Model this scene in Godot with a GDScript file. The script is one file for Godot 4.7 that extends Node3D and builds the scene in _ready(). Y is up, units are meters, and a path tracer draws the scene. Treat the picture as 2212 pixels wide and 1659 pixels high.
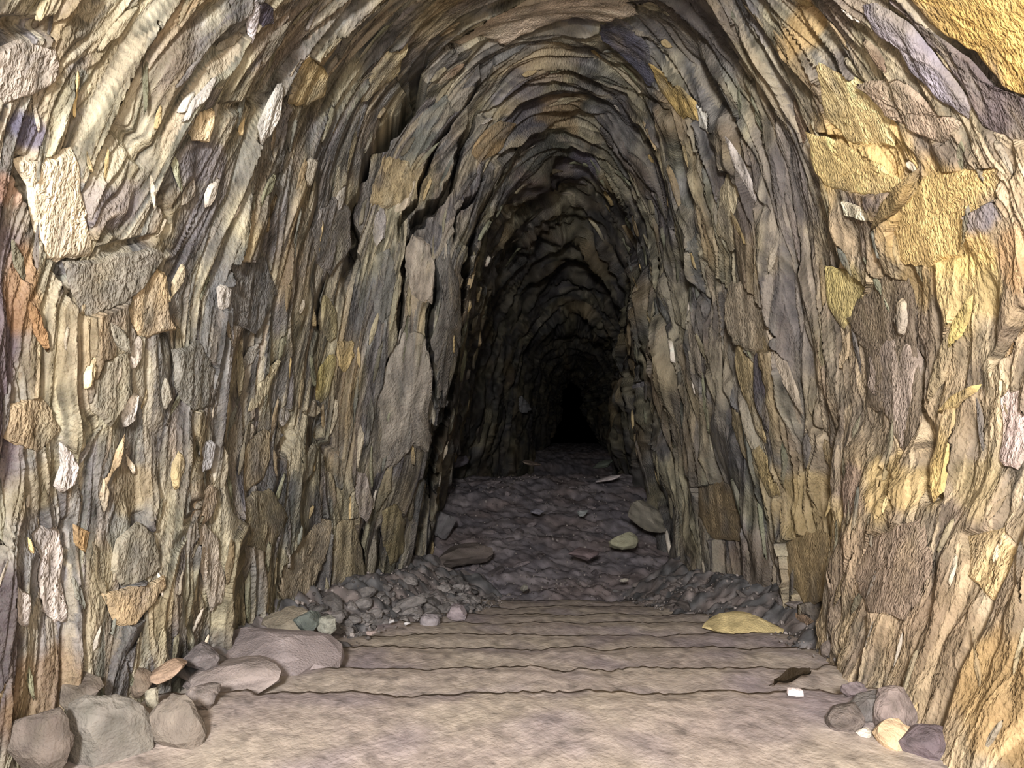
extends Node3D
# A hewn tunnel in schist, seen from a landing at the head of a worn stone stair.
# Metres, y up, landing at y = 0, tunnel running towards -z. Places on the rock are given as (u, d):
# u runs round the section from the left foot (0) over the vault to the right foot (1), d is about the distance along the tunnel.

const RING_D := [-4.5, -2.5, -0.5, 1.0, 1.8, 2.4, 3.0, 4.0, 5.0, 6.0, 7.2, 9.0, 11.5, 14.0, 18.0, 30.0]
const RINGS := [
	[ -1.46, -0.17, -4.5, -1.41, 0.32, -4.5, -1.36, 0.92, -4.5, -1.28, 1.58, -4.5, -1.08, 2.27, -4.5, -0.58, 2.77, -4.5, 0.15, 2.92, -4.5, 0.86, 2.77, -4.5, 1.41, 2.33, -4.5, 1.7, 1.7, -4.5, 1.75, 1.02, -4.5, 1.56, 0.35, -4.5, 1.31, -0.17, -4.5 ],
	[ -1.72, -0.17, -2.5, -1.67, 0.16, -2.5, -1.6, 0.87, -2.5, -1.52, 1.65, -2.5, -1.28, 2.47, -2.5, -0.69, 3.05, -2.5, 0.18, 3.24, -2.5, 1.01, 3.05, -2.5, 1.67, 2.53, -2.5, 2.01, 1.79, -2.5, 2.07, 0.99, -2.5, 1.84, 0.2, -2.5, 1.55, -0.17, -2.5 ],
	[ -1.65, -0.17, -0.5, -1.6, 0.2, -0.5, -1.54, 0.88, -0.5, -1.46, 1.63, -0.5, -1.23, 2.42, -0.5, -0.66, 2.98, -0.5, 0.17, 3.16, -0.5, 0.97, 2.98, -0.5, 1.6, 2.48, -0.5, 1.94, 1.76, -0.5, 1.99, 1, -0.5, 1.77, 0.23, -0.5, 1.49, -0.17, -0.5 ],
	[ -1.48, -0.17, 1, -1.44, 0.3, 1, -1.38, 0.91, 1, -1.31, 1.59, 1, -1.1, 2.29, 1, -0.6, 2.8, 1, 0.15, 2.95, 1, 0.87, 2.8, 1, 1.44, 2.35, 1, 1.73, 1.71, 1, 1.78, 1.02, 1, 1.59, 0.33, 1, 1.33, -0.17, 1 ],
	[ -1.39, -0.17, 1.8, -1.35, 0.36, 1.8, -1.29, 0.93, 1.8, -1.23, 1.56, 1.8, -1.03, 2.22, 1.8, -0.56, 2.7, 1.8, 0.14, 2.84, 1.8, 0.82, 2.7, 1.8, 1.35, 2.28, 1.8, 1.63, 1.67, 1.8, 1.67, 1.03, 1.8, 1.49, 0.39, 1.8, 1.25, -0.17, 1.8 ],
	[ -1.32, -0.17, 2.4, -1.28, 0.4, 2.4, -1.23, 0.94, 2.4, -1.17, 1.55, 2.4, -0.98, 2.18, 2.4, -0.53, 2.63, 2.4, 0.14, 2.77, 2.4, 0.78, 2.63, 2.4, 1.28, 2.23, 2.4, 1.55, 1.65, 2.4, 1.59, 1.04, 2.4, 1.42, 0.43, 2.4, 1.19, -0.17, 2.4 ],
	[ -1.2, -0.16, 3, -1.16, 0.37, 3, -1.12, 0.97, 3, -1.04, 1.63, 3, -0.84, 2.26, 3, -0.4, 2.71, 3, 0.19, 2.85, 3, 0.78, 2.71, 3, 1.23, 2.32, 3, 1.49, 1.72, 3, 1.55, 1.05, 3, 1.43, 0.41, 3, 1.26, -0.16, 3 ],
	[ -1.2, -0.34, 4, -1.16, 0.21, 4, -1.11, 0.89, 4, -1.01, 1.67, 4, -0.79, 2.41, 4, -0.32, 2.91, 4, 0.27, 3.06, 4, 0.82, 2.91, 4, 1.22, 2.43, 4, 1.45, 1.78, 4, 1.53, 1, 4, 1.52, 0.32, 4, 1.48, -0.34, 4 ],
	[ -1.18, -0.61, 5, -1.14, 0.02, 5, -1.08, 0.81, 5, -0.93, 1.76, 5, -0.71, 2.5, 5, -0.29, 2.99, 5, 0.37, 3.16, 5, 0.81, 3.04, 5, 1.12, 2.58, 5, 1.29, 1.92, 5, 1.38, 1.09, 5, 1.5, 0.24, 5, 1.62, -0.61, 5 ],
	[ -1.06, -0.81, 5.93, -0.96, 0.01, 5.74, -0.82, 0.83, 5.54, -0.68, 1.68, 5.42, -0.53, 2.28, 5.42, -0.17, 2.82, 5.54, 0.43, 3.08, 5.8, 0.81, 2.95, 6, 1.04, 2.46, 6, 1.18, 1.73, 6, 1.29, 0.93, 6, 1.43, 0.12, 6, 1.57, -0.8, 6 ],
	[ -0.9, -0.99, 7.04, -0.69, -0.02, 6.59, -0.52, 0.72, 6.12, -0.38, 1.43, 5.85, -0.25, 2.04, 5.85, 0.01, 2.59, 6.12, 0.48, 2.95, 6.73, 0.83, 2.79, 7.2, 1.04, 2.24, 7.2, 1.14, 1.64, 7.2, 1.22, 0.84, 7.2, 1.31, 0.03, 7.2, 1.44, -0.99, 7.2 ],
	[ -0.78, -1.14, 8.83, -0.62, -0.12, 8.37, -0.45, 0.63, 7.88, -0.32, 1.33, 7.6, -0.19, 1.92, 7.6, 0.1, 2.42, 7.88, 0.61, 2.76, 8.51, 0.97, 2.5, 9, 1.15, 2, 9, 1.2, 1.35, 9, 1.25, 0.65, 9, 1.33, -0.11, 9, 1.49, -1.13, 9 ],
	[ -0.78, -1.18, 11.43, -0.54, -0.31, 11.23, -0.38, 0.46, 11.02, -0.25, 1.14, 10.9, -0.1, 1.75, 10.9, 0.27, 2.24, 11.02, 0.84, 2.49, 11.29, 1.18, 2.16, 11.5, 1.34, 1.65, 11.5, 1.39, 1.07, 11.5, 1.41, 0.43, 11.5, 1.43, -0.28, 11.5, 1.45, -1.13, 11.5 ],
	[ -0.28, -1.08, 14, -0.16, -0.37, 14, -0.05, 0.26, 14, 0.07, 0.97, 14, 0.23, 1.51, 14, 0.58, 1.98, 14, 1.08, 2.13, 14, 1.4, 1.82, 14, 1.55, 1.36, 14, 1.61, 0.89, 14, 1.64, 0.34, 14, 1.64, -0.37, 14, 1.64, -1.08, 14 ],
	[0.44, -1.62, 18, 0.49, -0.61, 18, 0.54, 0.09, 18, 0.62, 0.7, 18, 0.74, 1.1, 18, 1.04, 1.35, 18, 1.45, 1.42, 18, 1.8, 1.3, 18, 2, 1, 18, 2.07, 0.6, 18, 2.11, 0.09, 18, 2.11, -0.61, 18, 2.11, -1.62, 18],
	[1.9, -1.1, 30, 1.9, -0.9, 30, 1.9, -0.7, 30, 1.9, -0.5, 30, 1.95, -0.3, 30, 2.05, -0.15, 30, 2.15, -0.1, 30, 2.25, -0.15, 30, 2.35, -0.3, 30, 2.4, -0.5, 30, 2.4, -0.7, 30, 2.4, -0.9, 30, 2.4, -1.1, 30],
]
const NU := 1450           # vertices round the section
const NR := 860            # rows along the tunnel
const NEAR_ROWS := 44      # of them behind the photograph's field
const NEAR_D := 1.75
const MID_D := 8.0
const MID_F := 0.84        # share of the rows spent before MID_D
const FAR_D := 30.0
const ROUND := 9.0         # about how many metres u = 0 .. 1 goes round
const RISE := 0.11
const EDGE := [2.92, 3.415, 3.965, 4.475, 5.0, 5.51, 6.04, 6.55]

var row_d := PackedFloat32Array()
var station: Array = []                     # per ring: NU points
var base_rows: Array = []
var high_rows: Array = []
var tint_rows: Array = []
var normal_rows: Array = []
var base := PackedVector3Array()
var out := PackedVector3Array()             # base normals, into the tunnel
var high := PackedFloat32Array()            # relief, metres
var cleft := PackedFloat32Array()           # how far open joints run back into the rock
var tint := PackedColorArray()
var place := PackedVector3Array()
var bent := PackedVector3Array()
var n := {}                                 # noises
var M := {}                                 # materials
var rng := RandomNumberGenerator.new()
var names := {}
var walls := {}


func paint(r: float, g: float, b: float) -> Color:      # a colour of the stone, 0..255 as seen -> linear
	return Color(r / 255.0, g / 255.0, b / 255.0).srgb_to_linear()


func unseen_light(where: Vector3, color: Color, energy: float, size: float) -> void:
	var l := OmniLight3D.new()
	l.name = "light_out_of_view"
	l.position = where
	l.light_color = color
	l.light_energy = energy
	l.light_size = size
	l.omni_range = 40.0
	l.omni_attenuation = 2.0
	l.shadow_enabled = true
	add_child(l, true)


func _ready() -> void:
	rng.seed = 11
	var cam := Camera3D.new()
	cam.name = "camera"
	cam.fov = 49.73
	cam.near = 0.02
	cam.position = Vector3(0, 1.2, 0)
	cam.rotation_degrees = Vector3(-2.224, 0, 0)
	add_child(cam)
	cam.current = true
	var we := WorldEnvironment.new()
	we.name = "environment"
	var env := Environment.new()
	env.background_mode = Environment.BG_COLOR
	env.background_color = Color(0, 0, 0)
	env.ambient_light_source = Environment.AMBIENT_SOURCE_DISABLED
	env.tonemap_mode = Environment.TONE_MAPPER_LINEAR
	env.tonemap_exposure = 1.16
	env.sdfgi_enabled = true
	env.ssao_enabled = true
	env.ssil_enabled = true
	we.environment = env
	add_child(we)
	unseen_light(Vector3(-0.3, 2.1, 1.6), Color(1.0, 0.985, 0.975), 36.0, 0.2)  # unseen lamp behind the camera, main light on walls and stair
	unseen_light(Vector3(0.35, 1.7, 0.9), Color(1.0, 0.98, 0.96), 2.6, 0.2)  # added fill near the camera, lightens black gaps in the rock
	make_materials()
	make_noises()
	rock_fields()
	marks()
	build_rock()
	build_floor()
	build_rubble()
	build_stones()


# ------------------------------------------------------------------ materials and noises
func grain_texture(freq: float, octaves: int, sd: int, kind := FastNoiseLite.TYPE_SIMPLEX_SMOOTH) -> NoiseTexture2D:
	var f := FastNoiseLite.new()
	f.noise_type = kind
	f.frequency = freq
	f.fractal_octaves = octaves
	f.fractal_gain = 0.6
	f.seed = sd
	var t := NoiseTexture2D.new()
	t.width = 512
	t.height = 512
	t.seamless = true
	t.noise = f
	return t


func stone_material(called: String, rough: float, relief: float, scale: Vector3, tex: NoiseTexture2D) -> StandardMaterial3D:
	var m := StandardMaterial3D.new()
	m.resource_name = called
	m.vertex_color_use_as_albedo = true
	m.roughness = rough
	m.metallic_specular = 0.3
	m.uv1_triplanar = true
	m.uv1_world_triplanar = true
	m.uv1_scale = scale
	m.heightmap_enabled = true
	m.heightmap_texture = tex
	m.heightmap_scale = relief
	return m


func make_materials() -> void:
	M.rock = stone_material("schist", 0.74, 1.3, Vector3(2.4, 1.3, 2.4), grain_texture(0.045, 5, 3))
	M.stone = stone_material("broken stone", 0.75, 0.5, Vector3(3.0, 3.0, 3.0), grain_texture(0.04, 4, 21))
	M.floor = stone_material("trodden stone", 0.9, 0.35, Vector3(1.6, 1.6, 1.6), grain_texture(0.09, 4, 8, FastNoiseLite.TYPE_VALUE_CUBIC))


func noise(kind: int, octaves: int, sd: int) -> FastNoiseLite:
	var f := FastNoiseLite.new()
	f.noise_type = kind
	f.frequency = 1.0
	f.seed = sd
	f.fractal_type = FastNoiseLite.FRACTAL_FBM if octaves > 1 else FastNoiseLite.FRACTAL_NONE
	f.fractal_octaves = octaves
	f.fractal_gain = 0.4
	return f


func make_noises() -> void:
	n.a = noise(FastNoiseLite.TYPE_SIMPLEX_SMOOTH, 3, 1)
	n.b = noise(FastNoiseLite.TYPE_SIMPLEX_SMOOTH, 2, 2)
	n.c = noise(FastNoiseLite.TYPE_SIMPLEX_SMOOTH, 4, 3)
	n.d = noise(FastNoiseLite.TYPE_SIMPLEX_SMOOTH, 1, 4)
	n.plate = noise(FastNoiseLite.TYPE_CELLULAR, 1, 5)
	n.plate.cellular_return_type = FastNoiseLite.RETURN_CELL_VALUE
	n.edge = noise(FastNoiseLite.TYPE_CELLULAR, 1, 5)
	n.edge.cellular_return_type = FastNoiseLite.RETURN_DISTANCE2_SUB
	n.lens = noise(FastNoiseLite.TYPE_CELLULAR, 1, 6)
	n.lens.cellular_return_type = FastNoiseLite.RETURN_CELL_VALUE
	n.rim = noise(FastNoiseLite.TYPE_CELLULAR, 1, 6)
	n.rim.cellular_return_type = FastNoiseLite.RETURN_DISTANCE2_SUB


# ------------------------------------------------------------------ the rock as a loft of sections
func catmull(a, b, c, d, t: float):
	return 0.5 * ((2.0 * b) + (c - a) * t + (2.0 * a - 5.0 * b + 4.0 * c - d) * t * t + (3.0 * b - a - 3.0 * c + d) * t * t * t)


func ring_point(ring: Array, u: float) -> Vector3:
	var x := u * 12.0
	var i := clampi(int(x), 0, 11)
	var p := []
	for o in [-1, 0, 1, 2]:
		var k := clampi(i + o, 0, 12)
		p.append(Vector3(ring[3 * k], ring[3 * k + 1], -ring[3 * k + 2]))
	return catmull(p[0], p[1], p[2], p[3], x - i)


func segment_of(d: float) -> int:
	var k := 0
	while k < RING_D.size() - 2 and d > RING_D[k + 1]:
		k += 1
	return k


func base_row(r: int) -> void:
	var d := row_d[r]
	var k := segment_of(d)
	var t: float = (d - RING_D[k]) / (RING_D[k + 1] - RING_D[k])
	var last := RING_D.size() - 1
	var p: PackedVector3Array = station[maxi(k - 1, 0)]
	var q: PackedVector3Array = station[k]
	var s: PackedVector3Array = station[mini(k + 1, last)]
	var w: PackedVector3Array = station[mini(k + 2, last)]
	var c0 := 0.5 * (-t + 2 * t * t - t * t * t)
	var c1 := 0.5 * (2 - 5 * t * t + 3 * t * t * t)
	var c2 := 0.5 * (t + 4 * t * t - 3 * t * t * t)
	var c3 := 0.5 * (-t * t + t * t * t)
	var row := PackedVector3Array()
	row.resize(NU)
	for i in NU:
		row[i] = c0 * p[i] + c1 * q[i] + c2 * s[i] + c3 * w[i]
	base_rows[r] = row


func normals_row(r: int, from: PackedVector3Array) -> PackedVector3Array:
	var row := PackedVector3Array()
	row.resize(NU)
	var up := mini(r + 1, NR - 1) * NU
	var dn := maxi(r - 1, 0) * NU
	var at := r * NU
	for i in NU:
		var a := from[at + mini(i + 1, NU - 1)] - from[at + maxi(i - 1, 0)]
		var b := from[up + i] - from[dn + i]
		row[i] = b.cross(a).normalized()
	return row


func saw(x: float, drop := 0.16) -> float:            # rises slowly, drops fast
	var f := x - floorf(x)
	return f / (1.0 - drop) if f < 1.0 - drop else (1.0 - f) / drop


func relief_row(r: int) -> void:
	var d := row_d[r]
	var hs := PackedFloat32Array()
	hs.resize(NU)
	var cs := PackedColorArray()
	cs.resize(NU)
	var w := 3.0 * log(maxf(d + 0.0, 0.0) + 1.2) if d < 0.9 else 3.0 * log(d) + 2.54
	var size := clampf(0.4 + 0.13 * d, 0.5, 1.7)
	var na: FastNoiseLite = n.a
	var nb: FastNoiseLite = n.b
	var nc: FastNoiseLite = n.c
	var nd: FastNoiseLite = n.d
	var plate: FastNoiseLite = n.plate
	var edge: FastNoiseLite = n.edge
	var lens: FastNoiseLite = n.lens
	var rim: FastNoiseLite = n.rim
	for i in NU:
		var u := float(i) / (NU - 1)
		var a := u * ROUND
		var slow := na.get_noise_2d(a * 0.5, w * 1.1)
		var mid := nb.get_noise_2d(a * 0.8 + 40.0, w * 2.6)
		var wig := nd.get_noise_2d(a * 3.0, w * 7.0)
		var lean := mid * 0.12 + 0.2 * slow + 0.014 * wig
		var close := smoothstep(4.6, 2.8, d)
		lean += close * (4.5 * clampf(u - 0.62, 0.0, 0.14) - 4.2 * clampf(u - 0.22, 0.0, 0.2))
		var ww := w + lean
		var aa := a + 0.3 * mid + 0.06 * wig
		var pv := plate.get_noise_2d(aa * 0.85 + ww * 1.2, ww * 6.0)
		var pe := edge.get_noise_2d(aa * 0.85 + ww * 1.2, ww * 6.0)
		var lv := lens.get_noise_2d(aa * 2.1 - ww * 2.0, ww * 24.0)
		var le := rim.get_noise_2d(aa * 2.1 - ww * 2.0, ww * 24.0)
		var strand := nb.get_noise_2d(a * 1.25 + ww * 1.5, ww * 28.0)
		var fine := nd.get_noise_2d(a * 3.2 + 90.0 - ww * 3.0, ww * 42.0)
		pv *= smoothstep(0.0, 0.16, pe)
		var lw := lv * smoothstep(0.0, 0.22, le)
		var s1 := saw(ww * 3.6 + 0.5 * slow)
		var s2 := saw(ww * 18.0 + 1.2 * mid + 0.25 * wig, 0.32)
		var calm := clampf(0.5 + 0.9 * nd.get_noise_2d(a * 0.7 - 30.0, w * 1.3), 0.0, 1.0)
		var smooth_right := 1.0 - 0.82 * smoothstep(0.64, 0.76, u) * smoothstep(4.6, 3.7, d)
		var h := 0.10 * slow + 0.05 * mid
		h += (0.02 * pv + 0.03 * (s1 - 0.5)) * smooth_right + (0.002 + 0.0095 * calm * calm) * (s2 - 0.5) * smooth_right
		h += 0.008 * smooth_right * lw * (0.3 + 0.7 * calm) + 0.0135 * strand * smooth_right + 0.0055 * fine
		h += 0.05 * (1.0 - smooth_right) * (nb.get_noise_2d(a * 1.6 + w * 2.0, w * 5.0 - a) + 0.3 * nc.get_noise_2d(a * 5.0 + w * 3.0, w * 12.0 - a * 2.0))
		h -= 0.016 * maxf(0.0, 1.0 - pe * 7.0) * smooth_right + 0.010 * maxf(0.0, 1.0 - le * 3.5) * calm * smooth_right
		var still := smoothstep(0.05, 0.12, u) * smoothstep(0.47, 0.4, u) * smoothstep(3.8, 4.6, d) * smoothstep(9.5, 8.0, d)
		h *= (1.0 - 0.5 * still) * (1.0 - 0.36 * smoothstep(0.5, 0.38, u))
		h += 0.36 * exp(-pow((d - 1.0) / 0.5, 2.0)) * smoothstep(0.46, 0.34, u)  # unseen bulge out of view, placed to shade the near left wall
		hs[i] = h * size
		cs[i] = stone_tint(a, d, pv, lv, slow, mid, strand, fine, calm, 1.0 - smooth_right)
	high_rows[r] = hs
	tint_rows[r] = cs


const TONES := [[121, 119, 104], [107, 110, 105], [130, 123, 103], [150, 144, 124], [101, 98, 97], [122, 125, 109], [136, 122, 98], [114, 116, 98]]


func stone_tint(a: float, d: float, pv: float, lv: float, slow: float, mid: float, strand: float, fine: float, calm: float, broad: float) -> Color:
	var p = TONES[clampi(int((pv * 0.5 + 0.5) * 8.0), 0, 7)]
	var q = TONES[clampi(int((lv * 0.5 + 0.5) * 8.0), 0, 7)]
	var c := Vector3(p[0], p[1], p[2]) * 0.5 + Vector3(q[0], q[1], q[2]) * 0.5
	var tone: float = n.a.get_noise_2d(a * 1.5 - 20.0, 3.0 * log(maxf(d, 0.5)) * 2.6)
	c = c.lerp(Vector3(142, 136, 112) if tone > 0.0 else Vector3(98, 97, 98), clampf(absf(tone) * 1.9, 0.0, 0.6))
	var patch: float = n.b.get_noise_2d(a * 1.4 + 70.0 + d, d * 2.2 - a * 0.6)
	c = c.lerp(Vector3(168, 148, 118) if patch > 0.0 else Vector3(120, 106, 102), broad * clampf(absf(patch) * 1.6, 0.0, 0.75))
	c *= 1.0 + (0.33 * strand + 0.24 * fine) * (1.0 - 0.5 * broad) + 0.34 * n.c.get_noise_2d(a * 6.0, d * 11.0)
	if lv > 0.72:
		c = c.lerp(Vector3(190, 180, 158), 0.55)
	c = c.lerp(Vector3(146, 120, 82), clampf(mid * 0.8 + slow * 0.3 - 0.15, 0.0, 0.4))
	c = c.lerp(Vector3(84, 80, 90), clampf(-slow * 0.8 - 0.15, 0.0, 0.4))
	var warm := smoothstep(0.6, 0.78, a / ROUND) * smoothstep(5.5, 3.6, d)
	c = c.lerp(Vector3(160, 141, 115) * (c.length() / 200.0), 0.55 * warm)
	return paint(c.x, c.y, c.z)


func rows(job: Callable) -> void:
	var id := WorkerThreadPool.add_group_task(job, NR)
	WorkerThreadPool.wait_for_group_task_completion(id)


func rock_fields() -> void:
	for r in NR:
		if r < NEAR_ROWS:
			row_d.append(lerpf(-4.5, NEAR_D, float(r) / NEAR_ROWS))
		else:
			var f := float(r - NEAR_ROWS) / (NR - 1 - NEAR_ROWS)
			row_d.append(NEAR_D * pow(MID_D / NEAR_D, f / MID_F) if f < MID_F else MID_D * pow(FAR_D / MID_D, (f - MID_F) / (1.0 - MID_F)))
	for ring in RINGS:
		var p := PackedVector3Array()
		for i in NU:
			p.append(ring_point(ring, float(i) / (NU - 1)))
		station.append(p)
	for list in [base_rows, high_rows, tint_rows, normal_rows]:
		list.resize(NR)
	rows(base_row)
	for r in NR:
		base.append_array(base_rows[r])
	rows(func(r: int) -> void: normal_rows[r] = normals_row(r, base))
	for r in NR:
		out.append_array(normal_rows[r])
	rows(relief_row)
	cleft.resize(NR * NU)
	for r in NR:
		high.append_array(high_rows[r])
		tint.append_array(tint_rows[r])


func row_of(d: float) -> float:
	if d < NEAR_D:
		return (d + 4.5) / (NEAR_D + 4.5) * NEAR_ROWS
	var f := log(d / NEAR_D) / log(MID_D / NEAR_D) * MID_F if d < MID_D else MID_F + log(d / MID_D) / log(FAR_D / MID_D) * (1.0 - MID_F)
	return NEAR_ROWS + f * (NR - 1 - NEAR_ROWS)


func sample(u: float, d: float) -> Array:          # base point, normal, relief there
	var y := clampf(row_of(d), 0, NR - 1.001)
	var x := clampf(u * (NU - 1), 0, NU - 1.001)
	var i := int(x)
	var r := int(y)
	var fx := x - i
	var fy := y - r
	var k := r * NU + i
	var p := base[k].lerp(base[k + 1], fx).lerp(base[k + NU].lerp(base[k + NU + 1], fx), fy)
	var q := out[k].lerp(out[k + 1], fx).lerp(out[k + NU].lerp(out[k + NU + 1], fx), fy).normalized()
	var h := lerpf(lerpf(high[k], high[k + 1], fx), lerpf(high[k + NU], high[k + NU + 1], fx), fy)
	return [p, q, h]


# ------------------------------------------------------------------ cracks, stains and slabs, all in (u, d)
func each_in(u0: float, u1: float, d0: float, d1: float, what: Callable) -> void:
	for r in range(clampi(int(row_of(d0)), 0, NR - 1), clampi(int(row_of(d1)) + 1, 0, NR - 1) + 1):
		for i in range(clampi(int(u0 * (NU - 1)), 0, NU - 1), clampi(int(u1 * (NU - 1)) + 1, 0, NU - 1) + 1):
			what.call(r * NU + i, float(i) / (NU - 1), row_d[r])


# a parting between two sheets: sharp on the near side, the sheet beyond climbing back over «ramp»
func crack(points: Array, width: float, depth: float, ramp := 0.0) -> void:
	var lo := Vector2(9, 99)
	var hi := Vector2(-9, -99)
	for p in points:
		lo = lo.min(p)
		hi = hi.max(p)
	var reach := width + 0.05
	var seed_shift := points[0].x * 100.0 + points[0].y as float
	each_in(lo.x - reach / ROUND, hi.x + reach / ROUND, lo.y - reach - (0.3 if ramp > 0.0 else 0.0), hi.y + reach + ramp, func(k: int, u: float, d: float) -> void:
		var best := 99.0
		var side := 0.0
		var end_fade := 1.0
		var q := Vector2(u * ROUND, d)
		for j in points.size() - 1:
			var a := Vector2(points[j].x * ROUND, points[j].y)
			var b := Vector2(points[j + 1].x * ROUND, points[j + 1].y)
			var ab := b - a
			var t := clampf((q - a).dot(ab) / ab.length_squared(), 0.0, 1.0)
			var away := q - (a + ab * t)
			var l := away.length()
			if l < best:
				best = l
				side = signf(away.y + 0.0001)
				var along := (j + t) / (points.size() - 1)
				end_fade = smoothstep(0.0, 0.22, minf(along, 1.0 - along))
				if (t <= 0.0 and j == 0) or (t >= 1.0 and j == points.size() - 2):
					end_fade *= maxf(0.0, 1.0 - l / (width + 0.02))
		var wob: float = 1.0 + 0.5 * n.d.get_noise_2d(u * ROUND * 6.0 + seed_shift, d * 2.0)
		var x: float = best * side + 0.018 * n.d.get_noise_2d(u * ROUND * 7.0 + seed_shift, 3.0)
		var slot := width * wob
		if ramp > 0.0:                          # an open joint running back between two sheets
			var inside := smoothstep(0.5 * slot + 0.01, 0.5 * slot - 0.01, absf(x))
			cleft[k] = maxf(cleft[k], depth * inside * end_fade)
			high[k] += 0.05 * depth * (exp(x / 0.1) if x < 0.0 else -0.5 * exp(-x / ramp)) * end_fade
		else:
			high[k] -= depth * clampf(1.0 - (absf(x) - 0.5 * slot) / 0.022, 0.0, 1.0) * end_fade)


# a patch of the rock pulled towards another colour
func stain(u: float, d: float, ru: float, rd: float, turn: float, color: Color, strength: float) -> void:
	var big := maxf(ru, rd) * 1.5
	var cs := cos(turn)
	var sn := sin(turn)
	each_in(u - big / ROUND, u + big / ROUND, d - big, d + big, func(k: int, uu: float, dd: float) -> void:
		var x := (uu - u) * ROUND
		var y := dd - d
		var p := Vector2((x * cs + y * sn) / ru, (-x * sn + y * cs) / rd).length()
		if p < 1.5:
			p += 0.45 * n.c.get_noise_2d(uu * ROUND * 3.0 + u * 50.0, dd * 5.0)
			var f := smoothstep(1.05, 0.6, p) * strength
			if f > 0.0:
				var c := tint[k]
				var lum := c.get_luminance() / 0.16
				tint[k] = c.lerp(color * clampf(0.7 + 0.3 * lum, 0.5, 1.5), f))


# a piece of rock standing proud of the wall: a bevelled sheet of its own, its outline given in (u, d)
var slabs: Array = []


func slab(called: String, outline: Array, color: Color, lift: float, tip := Vector2.ZERO) -> void:
	var mid := Vector2.ZERO
	for p in outline:
		mid += p
	mid /= outline.size()
	var poly := PackedVector2Array()
	var lo := Vector2(9, 99)
	var hi := Vector2(-9, -99)
	for p in outline:
		poly.append(Vector2(p.x * ROUND, p.y))
		lo = lo.min(p)
		hi = hi.max(p)
	var got := []
	each_in(lo.x, hi.x, lo.y, hi.y, func(k: int, u: float, d: float) -> void:
		if Geometry2D.is_point_in_polygon(Vector2(u * ROUND, d), poly):
			got.append(k))
	var sum := 0.0
	for k in got:
		sum += high[k]
	var mean: float = sum / got.size() if got.size() else sample(mid.x, mid.y)[2]
	for k in got:
		high[k] = minf(high[k], mean - 0.004)
	slabs.append([called, outline, mid, color, lift, tip, mean])


func lens(called: String, u0: float, d0: float, u1: float, d1: float, width: float, color: Color, lift: float, tip := Vector2.ZERO) -> void:
	var a := Vector2(u0 * ROUND, d0)
	var b := Vector2(u1 * ROUND, d1)
	var across := (b - a).orthogonal().normalized() * width * 0.5
	var pts := []
	for t in [[0.0, 0.0], [0.18, 0.6], [0.42, 1.0], [0.7, 0.8], [0.88, 0.4], [1.0, 0.0], [0.85, -0.45], [0.6, -0.95], [0.33, -0.9], [0.12, -0.5]]:
		var p: Vector2 = a.lerp(b, t[0] + rng.randf_range(-0.04, 0.04)) + across * t[1] * rng.randf_range(0.7, 1.25)
		pts.append(Vector2(p.x / ROUND, p.y))
	slab(called, pts, color, lift, tip)


func scatter_flakes() -> void:
	for area in [[0.03, 0.36, 220], [0.36, 0.63, 100], [0.63, 0.97, 160]]:
		var made := 0
		var tries := 0
		while made < area[2] and tries < 4000:
			tries += 1
			var u := rng.randf_range(area[0], area[1])
			var d := 2.1 * pow(5.0, rng.randf())
			var far := d / 4.0
			var half := rng.randf_range(0.06, 0.19) * sqrt(far) / ROUND
			var wide := rng.randf_range(0.025, 0.06) * far
			var ok := true
			for s in slabs:
				var m: Vector2 = s[2]
				if absf(m.y - d) < wide + 0.07 * far and absf(m.x - u) < half + 0.012:
					ok = false
					break
			for t in [Vector2(0, 0), Vector2(half, 0), Vector2(-half, 0), Vector2(0, wide), Vector2(0, -wide)]:
				if ok and cleft[int(row_of(d + t.y)) * NU + int((u + t.x) * (NU - 1))] > 0.02:
					ok = false
			if not ok:
				continue
			made += 1
			var skew := rng.randf_range(-0.6, 0.6) * half * ROUND
			var p = TONES[rng.randi_range(0, 7)]
			var g := rng.randf_range(0.8, 1.18)
			if made % 3 == 0:                       # quartz and buff flecks, smaller than the rest
				p = [[178, 170, 156], [186, 168, 130], [168, 150, 110], [196, 190, 182]][rng.randi_range(0, 3)]
				half *= 0.55
				skew *= 0.55
				wide *= 0.6
			lens("rock_flake", u - half, d - skew, u + half, d + skew, wide, paint(p[0] * g, p[1] * g * 0.99, p[2] * g * 0.97), rng.randf_range(0.004, 0.013) * far, Vector2(rng.randf_range(-0.1, 0.1), rng.randf_range(-0.05, 0.2)))


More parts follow.
